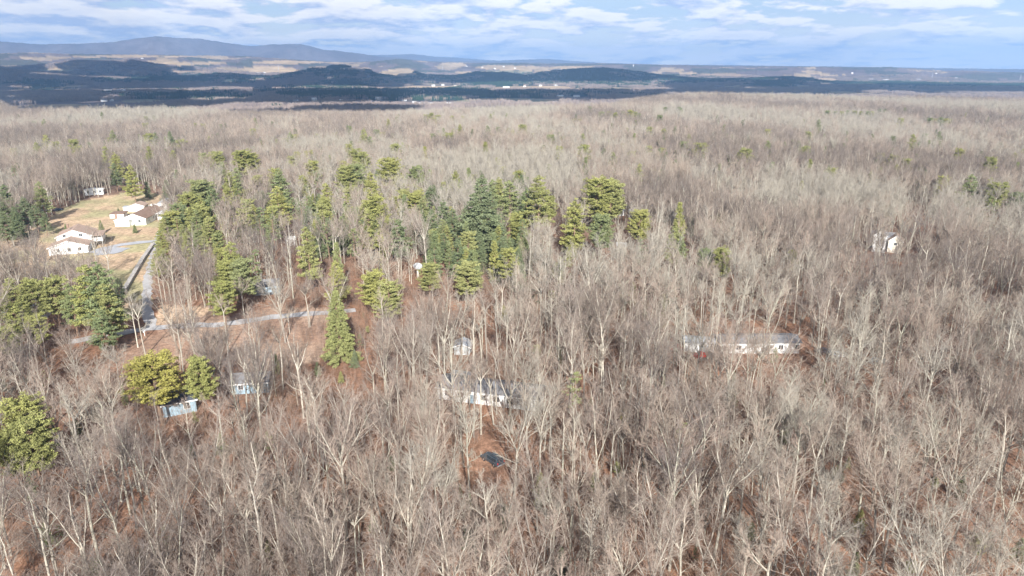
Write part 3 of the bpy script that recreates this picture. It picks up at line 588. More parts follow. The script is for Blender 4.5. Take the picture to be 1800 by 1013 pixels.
for i, (r, x, y) in enumerate(cand):
    if CLR[i] or (YD[i] and rng.random() > .8): continue
    k = rng.randrange(len(FORMS)); scv = rng.choice((rng.uniform(.82, 1.08), rng.uniform(.62, .95)))
    if rng.random() > (.62+.9*(DN[i]-.25)): continue
    if rng.random() > keep_chance(x, y, FORMS[k][0]*scv): continue
    px, py, f = project(x, y, 0); tx, ty, _ = project(x, y, FORMS[k][0]*scv)
    vis = -30 < px < 1830 and ty < 990 and tx > -40 and tx < 1840
    (near if (vis and len(near) < 300-len(HERO)) else mid).append((x, y, k, scv, px, py, tx, ty))
for n_, (px, py, k, scv, look) in enumerate(HERO):
    x, y = flat(px, py); e = empty('bare_tree', (x, y, tz(x, y)), 1.3*n_+.4, scv)
    link('trunk', tree_mesh[k][0], e); link('crown', tree_mesh[k][1][1 if n_ in (0,2,4,5,6,7) else 0], e)
    tag(e, look, 'tree', 'bare trees of the near wood')
    if not look: want_label(e, FORMS[k][4], px, py)
NT = pick_tint([n_[0] for n_ in near], [n_[1] for n_ in near])
for (x, y, k, scv, px, py, tx, ty), tn in zip(near, NT):
    e = empty('bare_tree', (x, y, tz(x, y)), rng.uniform(0, 6.28), (scv*rng.uniform(.9, 1.1), scv*rng.uniform(.9, 1.1), scv)); e.rotation_euler[0] = rng.uniform(-.05, .05); e.rotation_euler[1] = rng.uniform(-.05, .05)
    link('trunk', tree_mesh[k][0], e); link('crown', tree_mesh[k][1][tn], e)
    tag(e, None, 'tree', 'bare trees of the near wood'); want_label(e, FORMS[k][4], (px+tx)/2, min(1000, (py+ty)/2))
# the wood behind: same forms, one object
full = []
for i, (h, fk, nl, spd, look) in enumerate(FORMS):
    tr, cr = bare_tree(100+i, h, fk, nl, spd, sides=(i != 4)); full += tints(joined(tr, cr, 'tree_form', [M['trunk'], M['twig']]))
c1 = src_collection('bare_tree_form', full)
zz = terrain(np.array([m[0] for m in mid]), np.array([m[1] for m in mid]))
scatter('woodland', c1, [(m[0], m[1], z) for m, z in zip(mid, zz)], [m[3] for m in mid], [m[2]*3+t_ for m, t_ in zip(mid, pick_tint([m[0] for m in mid], [m[1] for m in mid]))], 'leafless grey-brown wood filling the middle of the view', 'wood')
# farther: lighter forms
lo = []
for i, (h, fk, nl, spd, look) in enumerate(FORMS[:8]):
    tr, cr = bare_tree(300+i, h, fk*.9, nl+1, spd, P=FARP, sides=True, k=4, r0=.24); lo += tints(joined(tr, cr, 'tree_form', [M['trunk'], M['twig']]))
c2 = src_collection('far_tree_form', lo)
fp = []; s = 6.4
gx, gy = np.meshgrid(np.arange(-1350, 1350, s), np.arange(380, 1900, s)); gx = gx.ravel(); gy = gy.ravel()
rs = np.random.RandomState(9); gx = gx+rs.uniform(-.45, .45, gx.size)*s; gy = gy+rs.uniform(-.45, .45, gx.size)*s
gr = np.hypot(gx, gy); ga = np.arctan2(gx, gy); re = np.interp(ga, _ea, _er)
dn = fbm(gx/60., gy/60., 3)
ok = (gr > 620) & (np.abs(ga) < R(40)) & (gr < re+350) & (rs.rand(gx.size) < np.clip(1.0-(.52-dn)*3.2, .45, .97))
fi, con = cover(gx, gy, terrain(gx, gy)); ok &= (fi == 0)
VH = np.array([(p.x, p.y) for p in [place(q, 187) for q in (568,590,615,640,655,675,690,705,725)]])
ok &= ev_free(gx, gy)
for q in VH: ok &= (np.hypot(gx-q[0], (gy-q[1])*.5) > 17)
gx = gx[ok]; gy = gy[ok]; print('far trees', len(gx), 'mid', len(mid), 'near', len(near))
scatter('far_woodland', c2, np.stack([gx, gy, terrain(gx, gy)], -1), rs.uniform(.62, 1.0, len(gx)), rs.randint(0, 8, len(gx))*3+pick_tint(gx*.6, gy*.35), 'leafless wood stretching to the edge of the valley', 'wood')
# undergrowth
UP = dict(NEAR, max=3, mi=[0,0,0,0], kids=[0,7,5], seg=[0,4,3], k=[0,3,3], rr=[0,.02,.013], rmin=[0,.012,.01], rat=[0,.5,.5])
ug = []
for i in range(6):
    rg = random.Random(500+i); mb = MB()
    for j in range(6):
        a = rg.random()*6.28; rr_ = rg.uniform(0, 1.6); e = rg.uniform(.05, .35)
        limb(mb, rg, (rr_*math.cos(a), rr_*math.sin(a), -.1), nrm((math.cos(a)*e, math.sin(a)*e, 1)), rg.uniform(2.6, 6.5), .03, 1, UP)
    ug.append(mb.mesh('sapling_form', M['under']))
c3 = src_collection('sapling_form', ug)
s = 3.7; gx, gy = np.meshgrid(np.arange(-330, 330, s), np.arange(52, 420, s)); gx = gx.ravel(); gy = gy.ravel()
gx = gx+rs.uniform(-.48, .48, gx.size)*s; gy = gy+rs.uniform(-.48, .48, gx.size)*s; dn = fbm(gx/18., gy/18.+50, 3)
gr = np.hypot(gx, gy); ok = (np.abs(np.arctan2(gx, gy)) < R(42)) & (gr < 420) & (rs.rand(gx.size) < np.clip((dn-.24)*2.8, .1, 1))
for c in [LAWN, ROADCORR, SMALLCLR, SUVCLR]: ok &= ~inpoly(gx, gy, c)
ok &= ~(inpoly(gx, gy, YARD) & (rs.rand(gx.size) < .55))
for bx_, by_, br_ in BOXES: ok &= np.hypot(gx-bx_, gy-by_) > br_
gx = gx[ok]; gy = gy[ok]
scatter('undergrowth', c3, np.stack([gx, gy, terrain(gx, gy)], -1), rs.uniform(.6, 1.25, len(gx)), rs.randint(0, 6, len(gx)), 'thin brown saplings and scrub between the trunks', 'undergrowth')
# ------------------------------------------------------------------ far clumps on valley floor and hills
def clump(seed, con, n, size):
    rg = random.Random(seed); mb = MB()
    for i in range(n):
        x = rg.uniform(-size, size); y = rg.uniform(-size, size)
        h = rg.uniform(12, 19) if not con else rg.uniform(13, 23)
        if con:
            k = 6; b = len(mb.v); rw = h*rg.uniform(.17, .24)
            for lv in range(3):
                z0 = h*(.12+.28*lv); z1 = h*(.5+.25*lv); w = rw*(1-.28*lv); b = len(mb.v)
                for j in range(k): a = j*6.283/k+rg.uniform(-.3, .3); q = w*rg.uniform(.7, 1.2); mb.v.append((x+q*math.cos(a), y+q*math.sin(a), z0+rg.uniform(-1, 1)))
                mb.v.append((x, y, z1))
                for j in range(k): mb.f.append([b+j, b+(j+1) % k, b+k]); mb.m.append(0)
        else:
            mb.cone3((x, y, 0), (x, y, h*.8), .35, 0)
            for j in range(26):
                a = rg.random()*6.28; t = rg.uniform(.25, .7); e = rg.uniform(.2, .75); L = h*rg.uniform(.22, .42)
                mb.cone3((x, y, h*t), (x+L*math.cos(a)*e, y+L*math.sin(a)*e, h*t+L*(1-e*.4)), .30, 0)
    return mb.mesh('clump_form', M['farcon'] if con else M['farwood'])
c4 = src_collection('bare_clump_form', [clump(700+i, False, 30, 20) for i in range(4)])
c5 = src_collection('conifer_clump_form', [clump(720+i, True, 22, 20) for i in range(3)])
s = 38.; gx, gy = np.meshgrid(np.arange(-5400, 5400, s), np.arange(1000, 7200, s)); gx = gx.ravel(); gy = gy.ravel()
gx = gx+rs.uniform(-.4, .4, gx.size)*s; gy = gy+rs.uniform(-.4, .4, gx.size)*s
gr = np.hypot(gx, gy); ga = np.arctan2(gx, gy); re = np.interp(ga, _ea, _er); gz = terrain(gx, gy); fi, con = cover(gx, gy, gz)
ok = (np.abs(ga) < R(39)) & (gr > re+330) & (gr < 7200) & (fi == 0)
# town land stays more open
open_ = fbm(gx/260.+70, gy/260., 3)
ok &= ~((gr < 5200) & ((open_ > .60) | (fbm(gx/330.+11, gy/520., 4) > .63)) & (con < .4))
isc = ok & (rs.rand(gx.size) < np.clip(con*1.5-.25, 0, 1)); isb = ok & ~isc
print('clumps', isb.sum(), isc.sum())
scatter('distant_woodland', c4, np.stack([gx, gy, gz], -1)[isb], rs.uniform(.8, 1.15, isb.sum()), rs.randint(0, 4, isb.sum()), 'bare woods covering the valley floor and far hills', 'wood', tilt=0)
scatter('distant_conifers', c5, np.stack([gx, gy, gz], -1)[isc], rs.uniform(.75, 1.1, isc.sum()), rs.randint(0, 3, isc.sum()), 'dark conifer belts in the valley, thickened on the hills to deepen their shade', 'wood', tilt=0)
# ------------------------------------------------------------------ evergreens
def needles(centres, sizes, seed, per=26, leaf=.38, flat_=.6):
    rs = np.random.RandomState(seed); c = np.repeat(np.asarray(centres), per, 0); sz = np.repeat(np.asarray(sizes), per)[:, None]; n = len(c)
    o = rs.normal(size=(n, 3)); o /= np.linalg.norm(o, axis=1)[:, None]; o *= (rs.rand(n, 1)**.45)*sz; o[:, 2] *= flat_
    p = c+o; u = rs.normal(size=(n, 3)); u /= np.linalg.norm(u, axis=1)[:, None]; v = rs.normal(size=(n, 3)); v -= (v*u).sum(1)[:, None]*u; v /= np.linalg.norm(v, axis=1)[:, None]
    l = leaf*rs.uniform(.6, 1.3, (n, 1)); tri = np.stack([p-u*l*.55, p+u*l*.55, p+v*l*1.1+np.array([0, 0, .1])*l], 1)
    return tri.reshape(-1, 3)
def tri_mesh(name, V, m):
    n = len(V)//3; me = bpy.data.meshes.new(name); me.vertices.add(len(V)); me.vertices.foreach_set('co', V.astype(np.float32).ravel())
    me.loops.add(len(V)); me.loops.foreach_set('vertex_index', np.arange(len(V), dtype=np.int32)); me.polygons.add(n)
    me.polygons.foreach_set('loop_start', np.arange(0, len(V), 3, dtype=np.int32)); me.polygons.foreach_set('loop_total', np.full(n, 3, np.int32)); me.update(calc_edges=True)
    me.materials.append(m); return me
def evergreen(kind, seed):
    """a tree 10 m tall, scaled when placed; returns trunk mesh, crown mesh"""
    rg = random.Random(seed); tr = MB(); cs = []; ss = []; H = 10.
    bend = (rg.uniform(-.25, .25), rg.uniform(-.25, .25)); ax = lambda z: (bend[0]*math.sin(z/H*3), bend[1]*math.sin(z/H*2.4), z)
    tr.tube([ax(H*i/6-.15) for i in range(7)], [.14*(1-.13*i) for i in range(7)], 6, 0)
    def bough(z, a, L, up, cl, n):
        p = ax(z); q = (p[0]+L*math.cos(a), p[1]+L*math.sin(a), p[2]+L*up)
        m_ = (p[0]+L*.5*math.cos(a), p[1]+L*.5*math.sin(a), p[2]+L*.5*up-.04*L)
        tr.tube([p, m_, q], [.035, .022, .008], 3, 0)
        for i in range(n):
            t = .35+.68*(i+.5)/n; j = rg.uniform(-.14, .14)*L
            cs.append((p[0]+(q[0]-p[0])*t-j*math.sin(a), p[1]+(q[1]-p[1])*t+j*math.cos(a), p[2]+(q[2]-p[2])*t+rg.uniform(-.06, .1))); ss.append(cl*rg.uniform(.7, 1.25))
    if kind == 'round':      # open trunk, dome of clumps above
        z = 3.6+rg.uniform(-.4, .5)
        while z < 9.7:
            t = (z-3.3)/6.7; w = 2.45*math.sin(min(1., .22+t*.9)*math.pi)**.6 if t < .72 else 2.45*math.sqrt(max(.02, 1-((t-.45)/.58)**2))
            for j in range(8):
                if rg.random() < .14: continue
                bough(z, rg.random()*6.28, w*rg.uniform(.5, 1.1), rg.uniform(.15, .7), .30, max(2, int(w*2.8)))
            z += .30
        for j in range(5): bough(9.2, j*1.3, .7, .7, .38, 2)
    elif kind == 'white':    # layered plumes, broken outline
        z = 2.4
        while z < 9.8:
            t = (z-2.4)/7.4; w = 2.15*(1-t)**.62*rg.uniform(.7, 1.15)+.15; a0 = rg.random()*6.28; n = 5 if t < .8 else 3
            for j in range(n):
                if rg.random() < .12: continue
                bough(z+rg.uniform(-.1, .1), a0+j*6.28/n+rg.uniform(-.4, .4), w*rg.uniform(.7, 1.2), rg.uniform(.08, .3), .33, max(2, int(w*3)))
            z += .44
        cs.append(ax(9.9)); ss.append(.25)
    elif kind == 'spruce':   # dense cone, drooping boughs
        z = .9
        while z < 9.9:
            t = (z-.9)/9; w = (2.6*(1-t)**.8+.1)*rg.uniform(.78, 1.12); a0 = rg.random()*6.28; n = 8 if t < .7 else 5
            for j in range(n):
                bough(z, a0+j*6.28/n+rg.uniform(-.25, .25), w*rg.uniform(.8, 1.12), rg.uniform(-.34, -.12), .27, max(2, int(w*4.2)))
            z += .36
        cs.append(ax(9.95)); ss.append(.15)
    elif kind == 'cedar':    # narrow dense column
        z = .5
        while z < 9.8:
            t = (z-.5)/9.5; w = 1.35*math.sin(min(1, .25+t*.95)*math.pi)**.7 if t < .8 else 1.0*(1-t)*2.2+.15
            for j in range(5): bough(z, rg.random()*6.28, w*rg.uniform(.7, 1.15), rg.uniform(.3, .8), .36, max(2, int(w*3.2)))
            z += .4
        cs.append(ax(9.8)); ss.append(.2)
    elif kind == 'thin':     # sparse sickly crown
        z = 3.5
        while z < 9.8:
            t = (z-3.5)/6.3; w = 1.5*(1-t)**.5*rg.uniform(.5, 1.2)+.15
            for j in range(2): bough(z, rg.random()*6.28, w, rg.uniform(.1, .5), .28, 2)
            z += .5
    per, leaf = {'round': (30, .125), 'white': (40, .128), 'spruce': (30, .115), 'cedar': (32, .13), 'thin': (30, .13)}[kind]
    return tr, needles(cs, ss, seed, per, leaf, .62)
EV = {}
def evmesh(kind, matk, v):
    key = (kind, matk, v)
    if key not in EV:
        tr, V = evergreen(kind, 900+v*31+len(kind)*7); EV[key] = (tr.mesh('trunk', M['pinebark']), tri_mesh('crown', V, M[matk]))
    return EV[key]
KW = {'round': 'rounded pine', 'white': 'layered pine', 'spruce': 'cone-shaped spruce', 'cedar': 'narrow cedar', 'thin': 'thin pine'}
MW = {'needle_y': 'yellow-green', 'needle_g': 'mid-green', 'needle_d': 'dark green', 'needle_gold': 'golden', 'needle_p': 'pale green', 'rust': 'orange'}
evn = 0
def put_ev(px, py, kind, h, mk='needle_y', wide=1., base=False, label=None, rmax=None):
    """py is the top of the tree (base=False) or its foot"""
    global evn
    if base: p = place(px, py)
    else:
        p = ev_point(px, py, h)
        if p is None: return
    tr, cr = evmesh(kind, mk, evn % 3); evn += 1; s_ = h/10
    e = empty('evergreen_tree', p, evn*1.7, (s_*wide, s_*wide, s_))
    link('trunk', tr, e); link('crown', cr, e); tag(e, label, 'tree', 'evergreens scattered through the wood')
    bx, by, _ = project(p.x, p.y, p.z+h*.6)
    if not label: want_label(e, ('small ' if h < 12 else 'tall ' if h > 19 else '')+MW[mk]+' '+KW[kind], bx, by)
for a in EVL: put_ev(*a[:5], wide=a[5])
# younger evergreens half hidden under the bare crowns, too many to count
def young():
    rs = np.random.RandomState(21); P = []; S = []; I = []
    ms = []
    for kd, mk in ((Rd, y_), (Wh, y_), (Wh, g_), (Ce, g_), (Th, g_), (Wh, d_), (Sp, d_), (Th, d_)):
        tr, V = evergreen(kd, 1300+len(ms)); b = len(tr.v); n = len(V)//3
        tr.v += [tuple(v) for v in V]; tr.f += [[b+3*q, b+3*q+1, b+3*q+2] for q in range(n)]; tr.m += [1]*n; ms.append(tr.mesh('young_pine', [M['pinebark'], M[mk]]))
    for q in range(1110):
        if q < 620: px, py, h = rs.uniform(285, 930), rs.uniform(225, 440), rs.uniform(10, 17.5)
        elif q < 900: px, py, h = rs.uniform(0, 1800), rs.uniform(196, 300), rs.uniform(13, 19)
        elif q < 1010: px, py, h = rs.uniform(930, 1350), rs.uniform(330, 520), rs.uniform(5, 11)
        elif q < 1110: px, py, h = rs.uniform(0, 1800), rs.uniform(520, 1000), rs.uniform(2.5, 6)
        else: continue
        p = ev_point(px, py, h)
        if p is None or any(inpoly(np.array([p.x]), np.array([p.y]), c)[0] for c in CLEAR+[YARD]): continue
        if any(math.hypot(p.x-b[0], p.y-b[1]) < b[2]+3 for b in BOXES): continue
        if q < 1010 and fbm(np.array([p.x/55.]), np.array([p.y/75.+30]), 2)[0] < .42: continue
        P.append(tuple(p)); S.append(h/10); I.append(rs.randint(0, 8))
    scatter('young_evergreens', src_collection('young_pine_form', ms), P, S, I, 'younger green pines and cedars showing through the bare crowns', 'evergreens')
young()
put_ev(847,309,Sp,32,d_,1.45,label='biggest dark green spruce, broad cone towering at the centre of the wood')
put_ev(591,508,Sp,19.5,p_,.9,label='tall pale-green cone-shaped conifer at the right end of the gravel road')
put_ev(266,625,Rd,16,'needle_gold',1.5,label='round golden-green pine with a wide crown in front of the gravel road')
put_ev(118,411,Sp,4.6,g_,.9,base=True,label='small green conifer behind the white split-level house')
put_ev(180,411,Sp,6.2,g_,1.0,base=True,label='dark little cone-shaped conifer right of the white split-level house')
put_ev(238,410,Sp,4.6,g_,1.0,base=True,label='small bushy conifer on the lawn in front of the ranch house')
put_ev(209,376,Sp,3.0,d_,1.1,base=True,label='low round shrub behind the brown flat-roofed shed')
put_ev(262,351,Ce,10,d_,1.6,base=True,label='broad dark rounded evergreen at the back edge of the lawn')
put_ev(232,349,Wh,12,d_,1.1,base=True,label='dark layered pine at the back edge of the lawn')
put_ev(1428,231,Ce,9,'rust',1.5,label='lone orange-leaved tree in the far right wood')
# ------------------------------------------------------------------ roads, drive, fence
def strip(name, pix, width, m, zoff=.05):
    P = [Vector((*flat(*q), 0)) for q in pix]; mb = MB(); L = []; pts = []
    for i in range(len(P)-1):
        n = max(1, int((P[i+1]-P[i]).length/2.5))
        for j in range(n): pts.append(P[i].lerp(P[i+1], j/n))
    pts.append(P[-1]); rg = random.Random(len(pix))
    for i in range(3):      # smooth the bends
        pts = [pts[0]]+[(pts[k-1]+pts[k]*2+pts[k+1])/4 for k in range(1, len(pts)-1)]+[pts[-1]]
    for i, p in enumerate(pts):
        t = (pts[min(i+1, len(pts)-1)]-pts[max(i-1, 0)]).normalized(); n = Vector((-t.y, t.x, 0)); w = width/2
        for k in (-1, -.33, .33, 1):
            q = p+n*(w*k+(rg.uniform(-.55, .45) if abs(k) == 1 else 0)); mb.v.append((q.x, q.y, tz(q.x, q.y)+zoff))
    for i in range(len(pts)-1):
        for k in range(3): a = i*4+k; mb.f.append([a+1, a, a+4, a+5]); mb.m.append(0)
    return tag(mb.build(name, M[m]), kind='structure')
strip('gravel_road', [(120,604),(200,590),(262,578),(330,574),(400,572),(455,562),(500,556),(552,553),(600,549),(625,546)], 4.0, 'gravel', .12)
strip('lane', [(266,576),(258,545),(258,510),(264,470),(274,432),(282,405)], 2.8, 'gravel', .10)
strip('driveway', [(177,446),(186,433),(212,428),(245,424.5),(275,423)], 4.6, 'asphalt', .14)
strip('parking_pad', [(176,443),(206,433)], 13, 'asphalt', .13)
M['stone'] = mat('grey_fieldstone', (.47,.44,.41), .9, noise=[(1.5,.7,1.25),(.3,.85,1.1)], bump=(2., .1))
def fence():
    P = [flat(*q) for q in ((269,430),(252,455),(236,485),(222,510),(203,541))]; o = Vector((*P[0], tz(*P[0]))); e = empty('stone_wall', o)
    tag(e, 'long low grey stone wall between the lawn and the lane', 'wall'); pts = []; rg = random.Random(2)
    for i in range(len(P)-1):
        a = Vector((*P[i], 0)); b = Vector((*P[i+1], 0)); n = max(1, int((b-a).length/2)); pts += [a.lerp(b, j/n) for j in range(n)]
    pts.append(Vector((*P[-1], 0)))
    for nm, w, z0, z1, wb in (('wall', .55, -.3, .95, .62), ('coping', .68, .96, 1.12, .68)):
        mb = MB(); rr = 0
        for i, p in enumerate(pts):
            t = (pts[min(i+1, len(pts)-1)]-pts[max(i-1, 0)]).normalized(); n = Vector((-t.y, t.x, 0)); p = p+n*rg.uniform(-.06, .06); g = tz(p.x, p.y); dz = rg.uniform(-.06, .06) if nm == 'wall' else 0
            for q, z in ((-wb, z0), (-w, z1+dz*0), (w, z1+dz*0), (wb, z0)): v = p+n*q-o; mb.v.append((v.x, v.y, g+z-o.z))
        for i in range(len(pts)-1):
            for k in range(4): a, b = i*4+k, i*4+(k+1) % 4; mb.f.append([a, b, b+4, a+4]); mb.m.append(0)
        for a in (0, (len(pts)-1)*4): mb.f.append([a, a+1, a+2, a+3]); mb.m.append(0)
        mb.build(nm, M['stone'], e)
fence()
# ------------------------------------------------------------------ buildings
def gable(parent, w, l, hw, hr, wall, roof, y0=0, x0=0, z0=0, over=.45, wn='wall', rn='roof', dr=.18):
    """gable end faces -y, ridge runs +y"""
    mb = MB(); a = w/2
    mb.prism([(x0-a,y0,z0-.4),(x0+a,y0,z0-.4),(x0+a,y0,z0+hw),(x0,y0,z0+hw+hr),(x0-a,y0,z0+hw)], (0, l, 0)); wo = mb.build(wn, M[wall], parent)
    rb = MB(); e = over; s_ = hr/a; zt = z0+hw+hr+.02
    rb.prism([(x0,y0-e,zt),(x0+a+e,y0-e,zt-(a+e)*s_),(x0+a+e,y0-e,zt-(a+e)*s_+dr),(x0,y0-e,zt+dr),(x0-a-e,y0-e,zt-(a+e)*s_+dr),(x0-a-e,y0-e,zt-(a+e)*s_)], (0, l+2*e, 0))
    ro = rb.build(rn, M[roof], parent)
    tb = MB()      # bargeboards on the gable
    for sx in (-1, 1):
        tb.prism([(x0,y0-e-.03,zt-.16),(x0+sx*(a+e),y0-e-.03,zt-(a+e)*s_-.16),(x0+sx*(a+e),y0-e-.03,zt-(a+e)*s_+dr),(x0,y0-e-.03,zt+dr)], (0, -.05, 0))
    tb.build('bargeboard', M['trim'], ro)
    return wo, ro
def window(parent, x, z, w=1.1, h=1.3, y=0, axis='y', sgn=-1, name='window'):
    """on a wall facing -y (axis y) or +-x"""
    f = MB(); g = MB(); d = .06
    def bx_(mb, u0, v0, u1, v1, t0, t1):
        if axis == 'y': mb.box(u0, min(y+sgn*t0, y+sgn*t1), v0, u1, max(y+sgn*t0, y+sgn*t1), v1)
        else: mb.box(min(y+sgn*t0, y+sgn*t1), u0, v0, max(y+sgn*t0, y+sgn*t1), u1, v1)
    t = .09
    bx_(f, x-w/2-t, z-t, x+w/2+t, z, .0, d); bx_(f, x-w/2-t, z+h, x+w/2+t, z+h+t, 0, d); bx_(f, x-w/2-t, z, x-w/2, z+h, 0, d); bx_(f, x+w/2, z, x+w/2+t, z+h, 0, d); bx_(f, x-.03, z, x+.03, z+h, 0, .04)
    o = f.build(name, M['trim'], parent); bx_(g, x-w/2, z, x+w/2, z+h, .0, .02); g.build('pane', M['glass'], o); return o
def door(parent, x, y=0, w=1., h=2.05, m='trim', axis='y', sgn=-1):
    mb = MB()
    if axis == 'y': mb.box(x-w/2, min(y, y+sgn*.05), 0, x+w/2, max(y, y+sgn*.05), h)
    else: mb.box(min(y, y+sgn*.05), x-w/2, 0, max(y, y+sgn*.05), x+w/2, h)
    o = mb.build('door', M[m], parent); hb = MB(); xx = x+w*.35
    if axis == 'y': hb.box(xx-.05, min(y+sgn*.05, y+sgn*.12), 1., xx+.05, max(y+sgn*.05, y+sgn*.12), 1.1)
    else: hb.box(min(y+sgn*.05, y+sgn*.12), xx-.05, 1., max(y+sgn*.05, y+sgn*.12), xx+.05, 1.1)
    hb.build('handle', M['steel'], o); return o
def bld(name, px, py, rz, label, cat='house', group=None):
    p = place(px, py); return tag(empty(name, p, R(rz)), label, cat, group)
def chimney(parent, x, y, z, h=1.4, m='brownroof'): return MB().box(x-.4, y-.4, z, x+.4, y+.4, z+h).build('chimney', M[m], parent)
# split-level house
e = bld('split_level_house', 122, 447, 22, 'white split-level house with tan roofs and raised covered deck on the lawn')
gable(e, 13.6, 9., 3.0, 2.3, 'white', 'tanroof', y0=0, z0=0)
gable(e, 12.6, 12.5, 5.2, 2.5, 'white', 'tanroof', y0=9.0, x0=.9, wn='upper_wall', rn='upper_roof')
for x in (-3.6, 0.2, 3.8): window(e, x, 1.1)
for x in (-2.4, 3.4): window(e, x, 5.0, 1.1, 1.2, y=9.0)
window(e, 3.6, 1.2, y=6.8, axis='x', sgn=1); door(e, 6., y=6.8, axis='x', sgn=1)
dk = MB(); dk.box(7.25, 9.6, 2.3, 10.9, 17.5, 2.55); dk.box(7.25, 9.6, 2.55, 10.9, 9.75, 3.9); dk.box(10.75, 9.75, 2.55, 10.9, 17.5, 3.9)
dko = dk.build('deck', M['white'], e); dr_ = MB().box(7.7, 9.2, 4.75, 11.4, 19.2, 4.95); dr_.build('deck_roof', M['tanroof'], dko)
for x, y in ((7.6, 9.9), (10.6, 9.9), (10.6, 13.5), (10.6, 17.2)): MB().box(x-.11, y-.11, -.3, x+.11, y+.11, 4.75).build('post', M['white'], dko)
chimney(e, -1.5, 14, 8.0, 1.4)
# ranch house
e = bld('ranch_house', 237, 396.5, 6, 'long white ranch house with brown roof and white porch')
gable(e, 10.4, 24, 3.1, 2.2, 'white', 'brownroof')
for y in (4, 9.5): window(e, y, 1.1, y=5.2, axis='x', sgn=1)
door(e, 7, y=5.2, axis='x', sgn=1); window(e, 2.4, 1.2)
MB().box(-7.6, -2.6, -.3, -1.2, 3.2, 2.9).build('annex', M['white'], e); MB().box(-7.9, -2.9, 2.9, -.9, 3.4, 3.08).build('annex_roof', M['whiteroof'], e)
po = MB(); po.box(6.2, 11.5, -.3, 12.6, 20, 1.5); poo = po.build('porch', M['white'], e); MB().box(5.6, 11, 2.9, 13.2, 20.6, 3.1).build('porch_roof', M['whiteroof'], poo)
for x, y in ((6.4, 11.7), (12.4, 11.7), (9.4, 11.7), (12.4, 15.8), (12.4, 19.8)): MB().box(x-.1, y-.1, 1.5, x+.1, y+.1, 2.9).build('post', M['trim'], poo)
chimney(e, .6, 21, 4.9, 1.3, 'cream')
e = bld('garden_shed', 206, 384, 10, 'low shed with flat brown roof left of the ranch house', 'shed')
MB().box(-3.2, 0, -.2, 3.2, 5, 2.0).build('wall', M['white'], e); MB().box(-3.5, -.3, 2.0, 3.5, 7.5, 2.2).build('roof', M['brownroof'], e); door(e, -.4, w=1.2, h=1.8, m='brownroof')
e = bld('garage', 241, 373, 12, 'cream garage with pale tan roof behind the ranch house', 'garage')
gable(e, 7.2, 8, 2.9, 1.3, 'cream', 'tanroof'); door(e, 0, w=4.6, h=2.3, m='white'); MB().box(-6.6, .5, -.2, -3.8, 4, 2.6).build('lean_to', M['cream'], e)
MB().box(-6.8, .3, 2.6, -3.7, 4.2, 2.75).build('lean_to_roof', M['metalroof'], e)
e = bld('mobile_home', 285, 370, 14, 'white mobile home with ribbed grey metal roof behind the ranch house', 'mobile home')
gable(e, 5.0, 20, 2.9, .8, 'white', 'metalroof'); window(e, 0, 1.2, 1.4, 1.1); aw = MB().box(-6.4, .5, 2.3, -2.7, 6, 2.45).build('awning', M['whiteroof'], e)
for x, y in ((-6.2, .8), (-6.2, 5.7)): MB().box(x-.06, y-.06, -.2, x+.06, y+.06, 2.3).build('post', M['trim'], aw)
e = bld('tool_shed', 312, 366, 10, 'small white and red shed beside the metal-roofed mobile home', 'shed')
gable(e, 2.8, 3, 1.9, .7, 'red', 'whiteroof'); door(e, 0, w=.9, h=1.7, m='white')
e = bld('wood_edge_trailer', 166, 343, 24, 'white trailer home at the edge of the wood behind the lawn', 'mobile home')
gable(e, 9.4, 4.2, 2.9, .5, 'white', 'whiteroof'); 
for x in (-3, 0.2, 3.2): window(e, x, 1.1)
e = bld('camper', 86, 374, 60, 'grey-blue camper parked in the shade of the left pines', 'camper')
gable(e, 3.2, 7.5, 2.7, .35, 'camper', 'metalroof'); door(e, 2.5, y=1.6, axis='x', sgn=1); window(e, 5, 1.2, y=1.6, axis='x', sgn=1); window(e, 0, 1.2)
# cottage under the golden pine
e = bld('cottage', 318, 731, 28, 'light blue-grey cottage with dark roof in front of the golden pine')
MB().box(-3.2, 0, -.3, 3.2, 7, 2.8).build('wall', M['bluegrey'], e)
rb = MB().prism([(-3.6,-.4,2.75),(-3.6,7.4,2.75),(-3.6,7.4,3.0),(-3.6,3.5,4.6),(-3.6,-.4,3.0)], (7.2,0,0)).build('roof', M['darkroof'], e); MB().box(-3.6,-.52,2.68,3.6,-.42,2.98).build('gutter', M['trim'], rb)
window(e, 1.4, 1.1); door(e, -1.2, m='bluegrey')
e = bld('small_cabin', 441, 694, 8, 'grey cabin with white eaves half hidden right of the round golden pine', 'cabin')
MB().box(-4, 0, -.3, 4, 5, 2.5).build('wall', M['bluegrey'], e)
rb = MB().prism([(-4.4,-.4,2.5),(-4.4,5.4,2.5),(-4.4,5.4,2.7),(-4.4,2.5,4.2),(-4.4,-.4,2.7)], (8.8,0,0)).build('roof', M['greyroof'], e); MB().box(-4.4,-.52,2.4,4.4,-.42,2.7).build('gutter', M['trim'], rb); window(e, -2, 1.1); window(e, 2, 1.1)
e = bld('blue_house', 470, 519, 15, 'blue-grey house hidden in the trees behind the lone pale tree')
e.scale = (.75, .75, .85); MB().box(-5, 0, -.3, 5, 7, 3.2).build('wall', M['bluegrey'], e); MB().prism([(-5.4,-.4,3.2),(-5.4,7.4,3.2),(-5.4,3.5,5.4)], (10.8,0,0)).build('roof', M['greyroof'], e); window(e, -2.6, 1.1); window(e, 2.6, 1.1)
e = bld('white_cabin', 45, 566, 20, 'white cabin with pale green metal roof under the left pines', 'cabin')
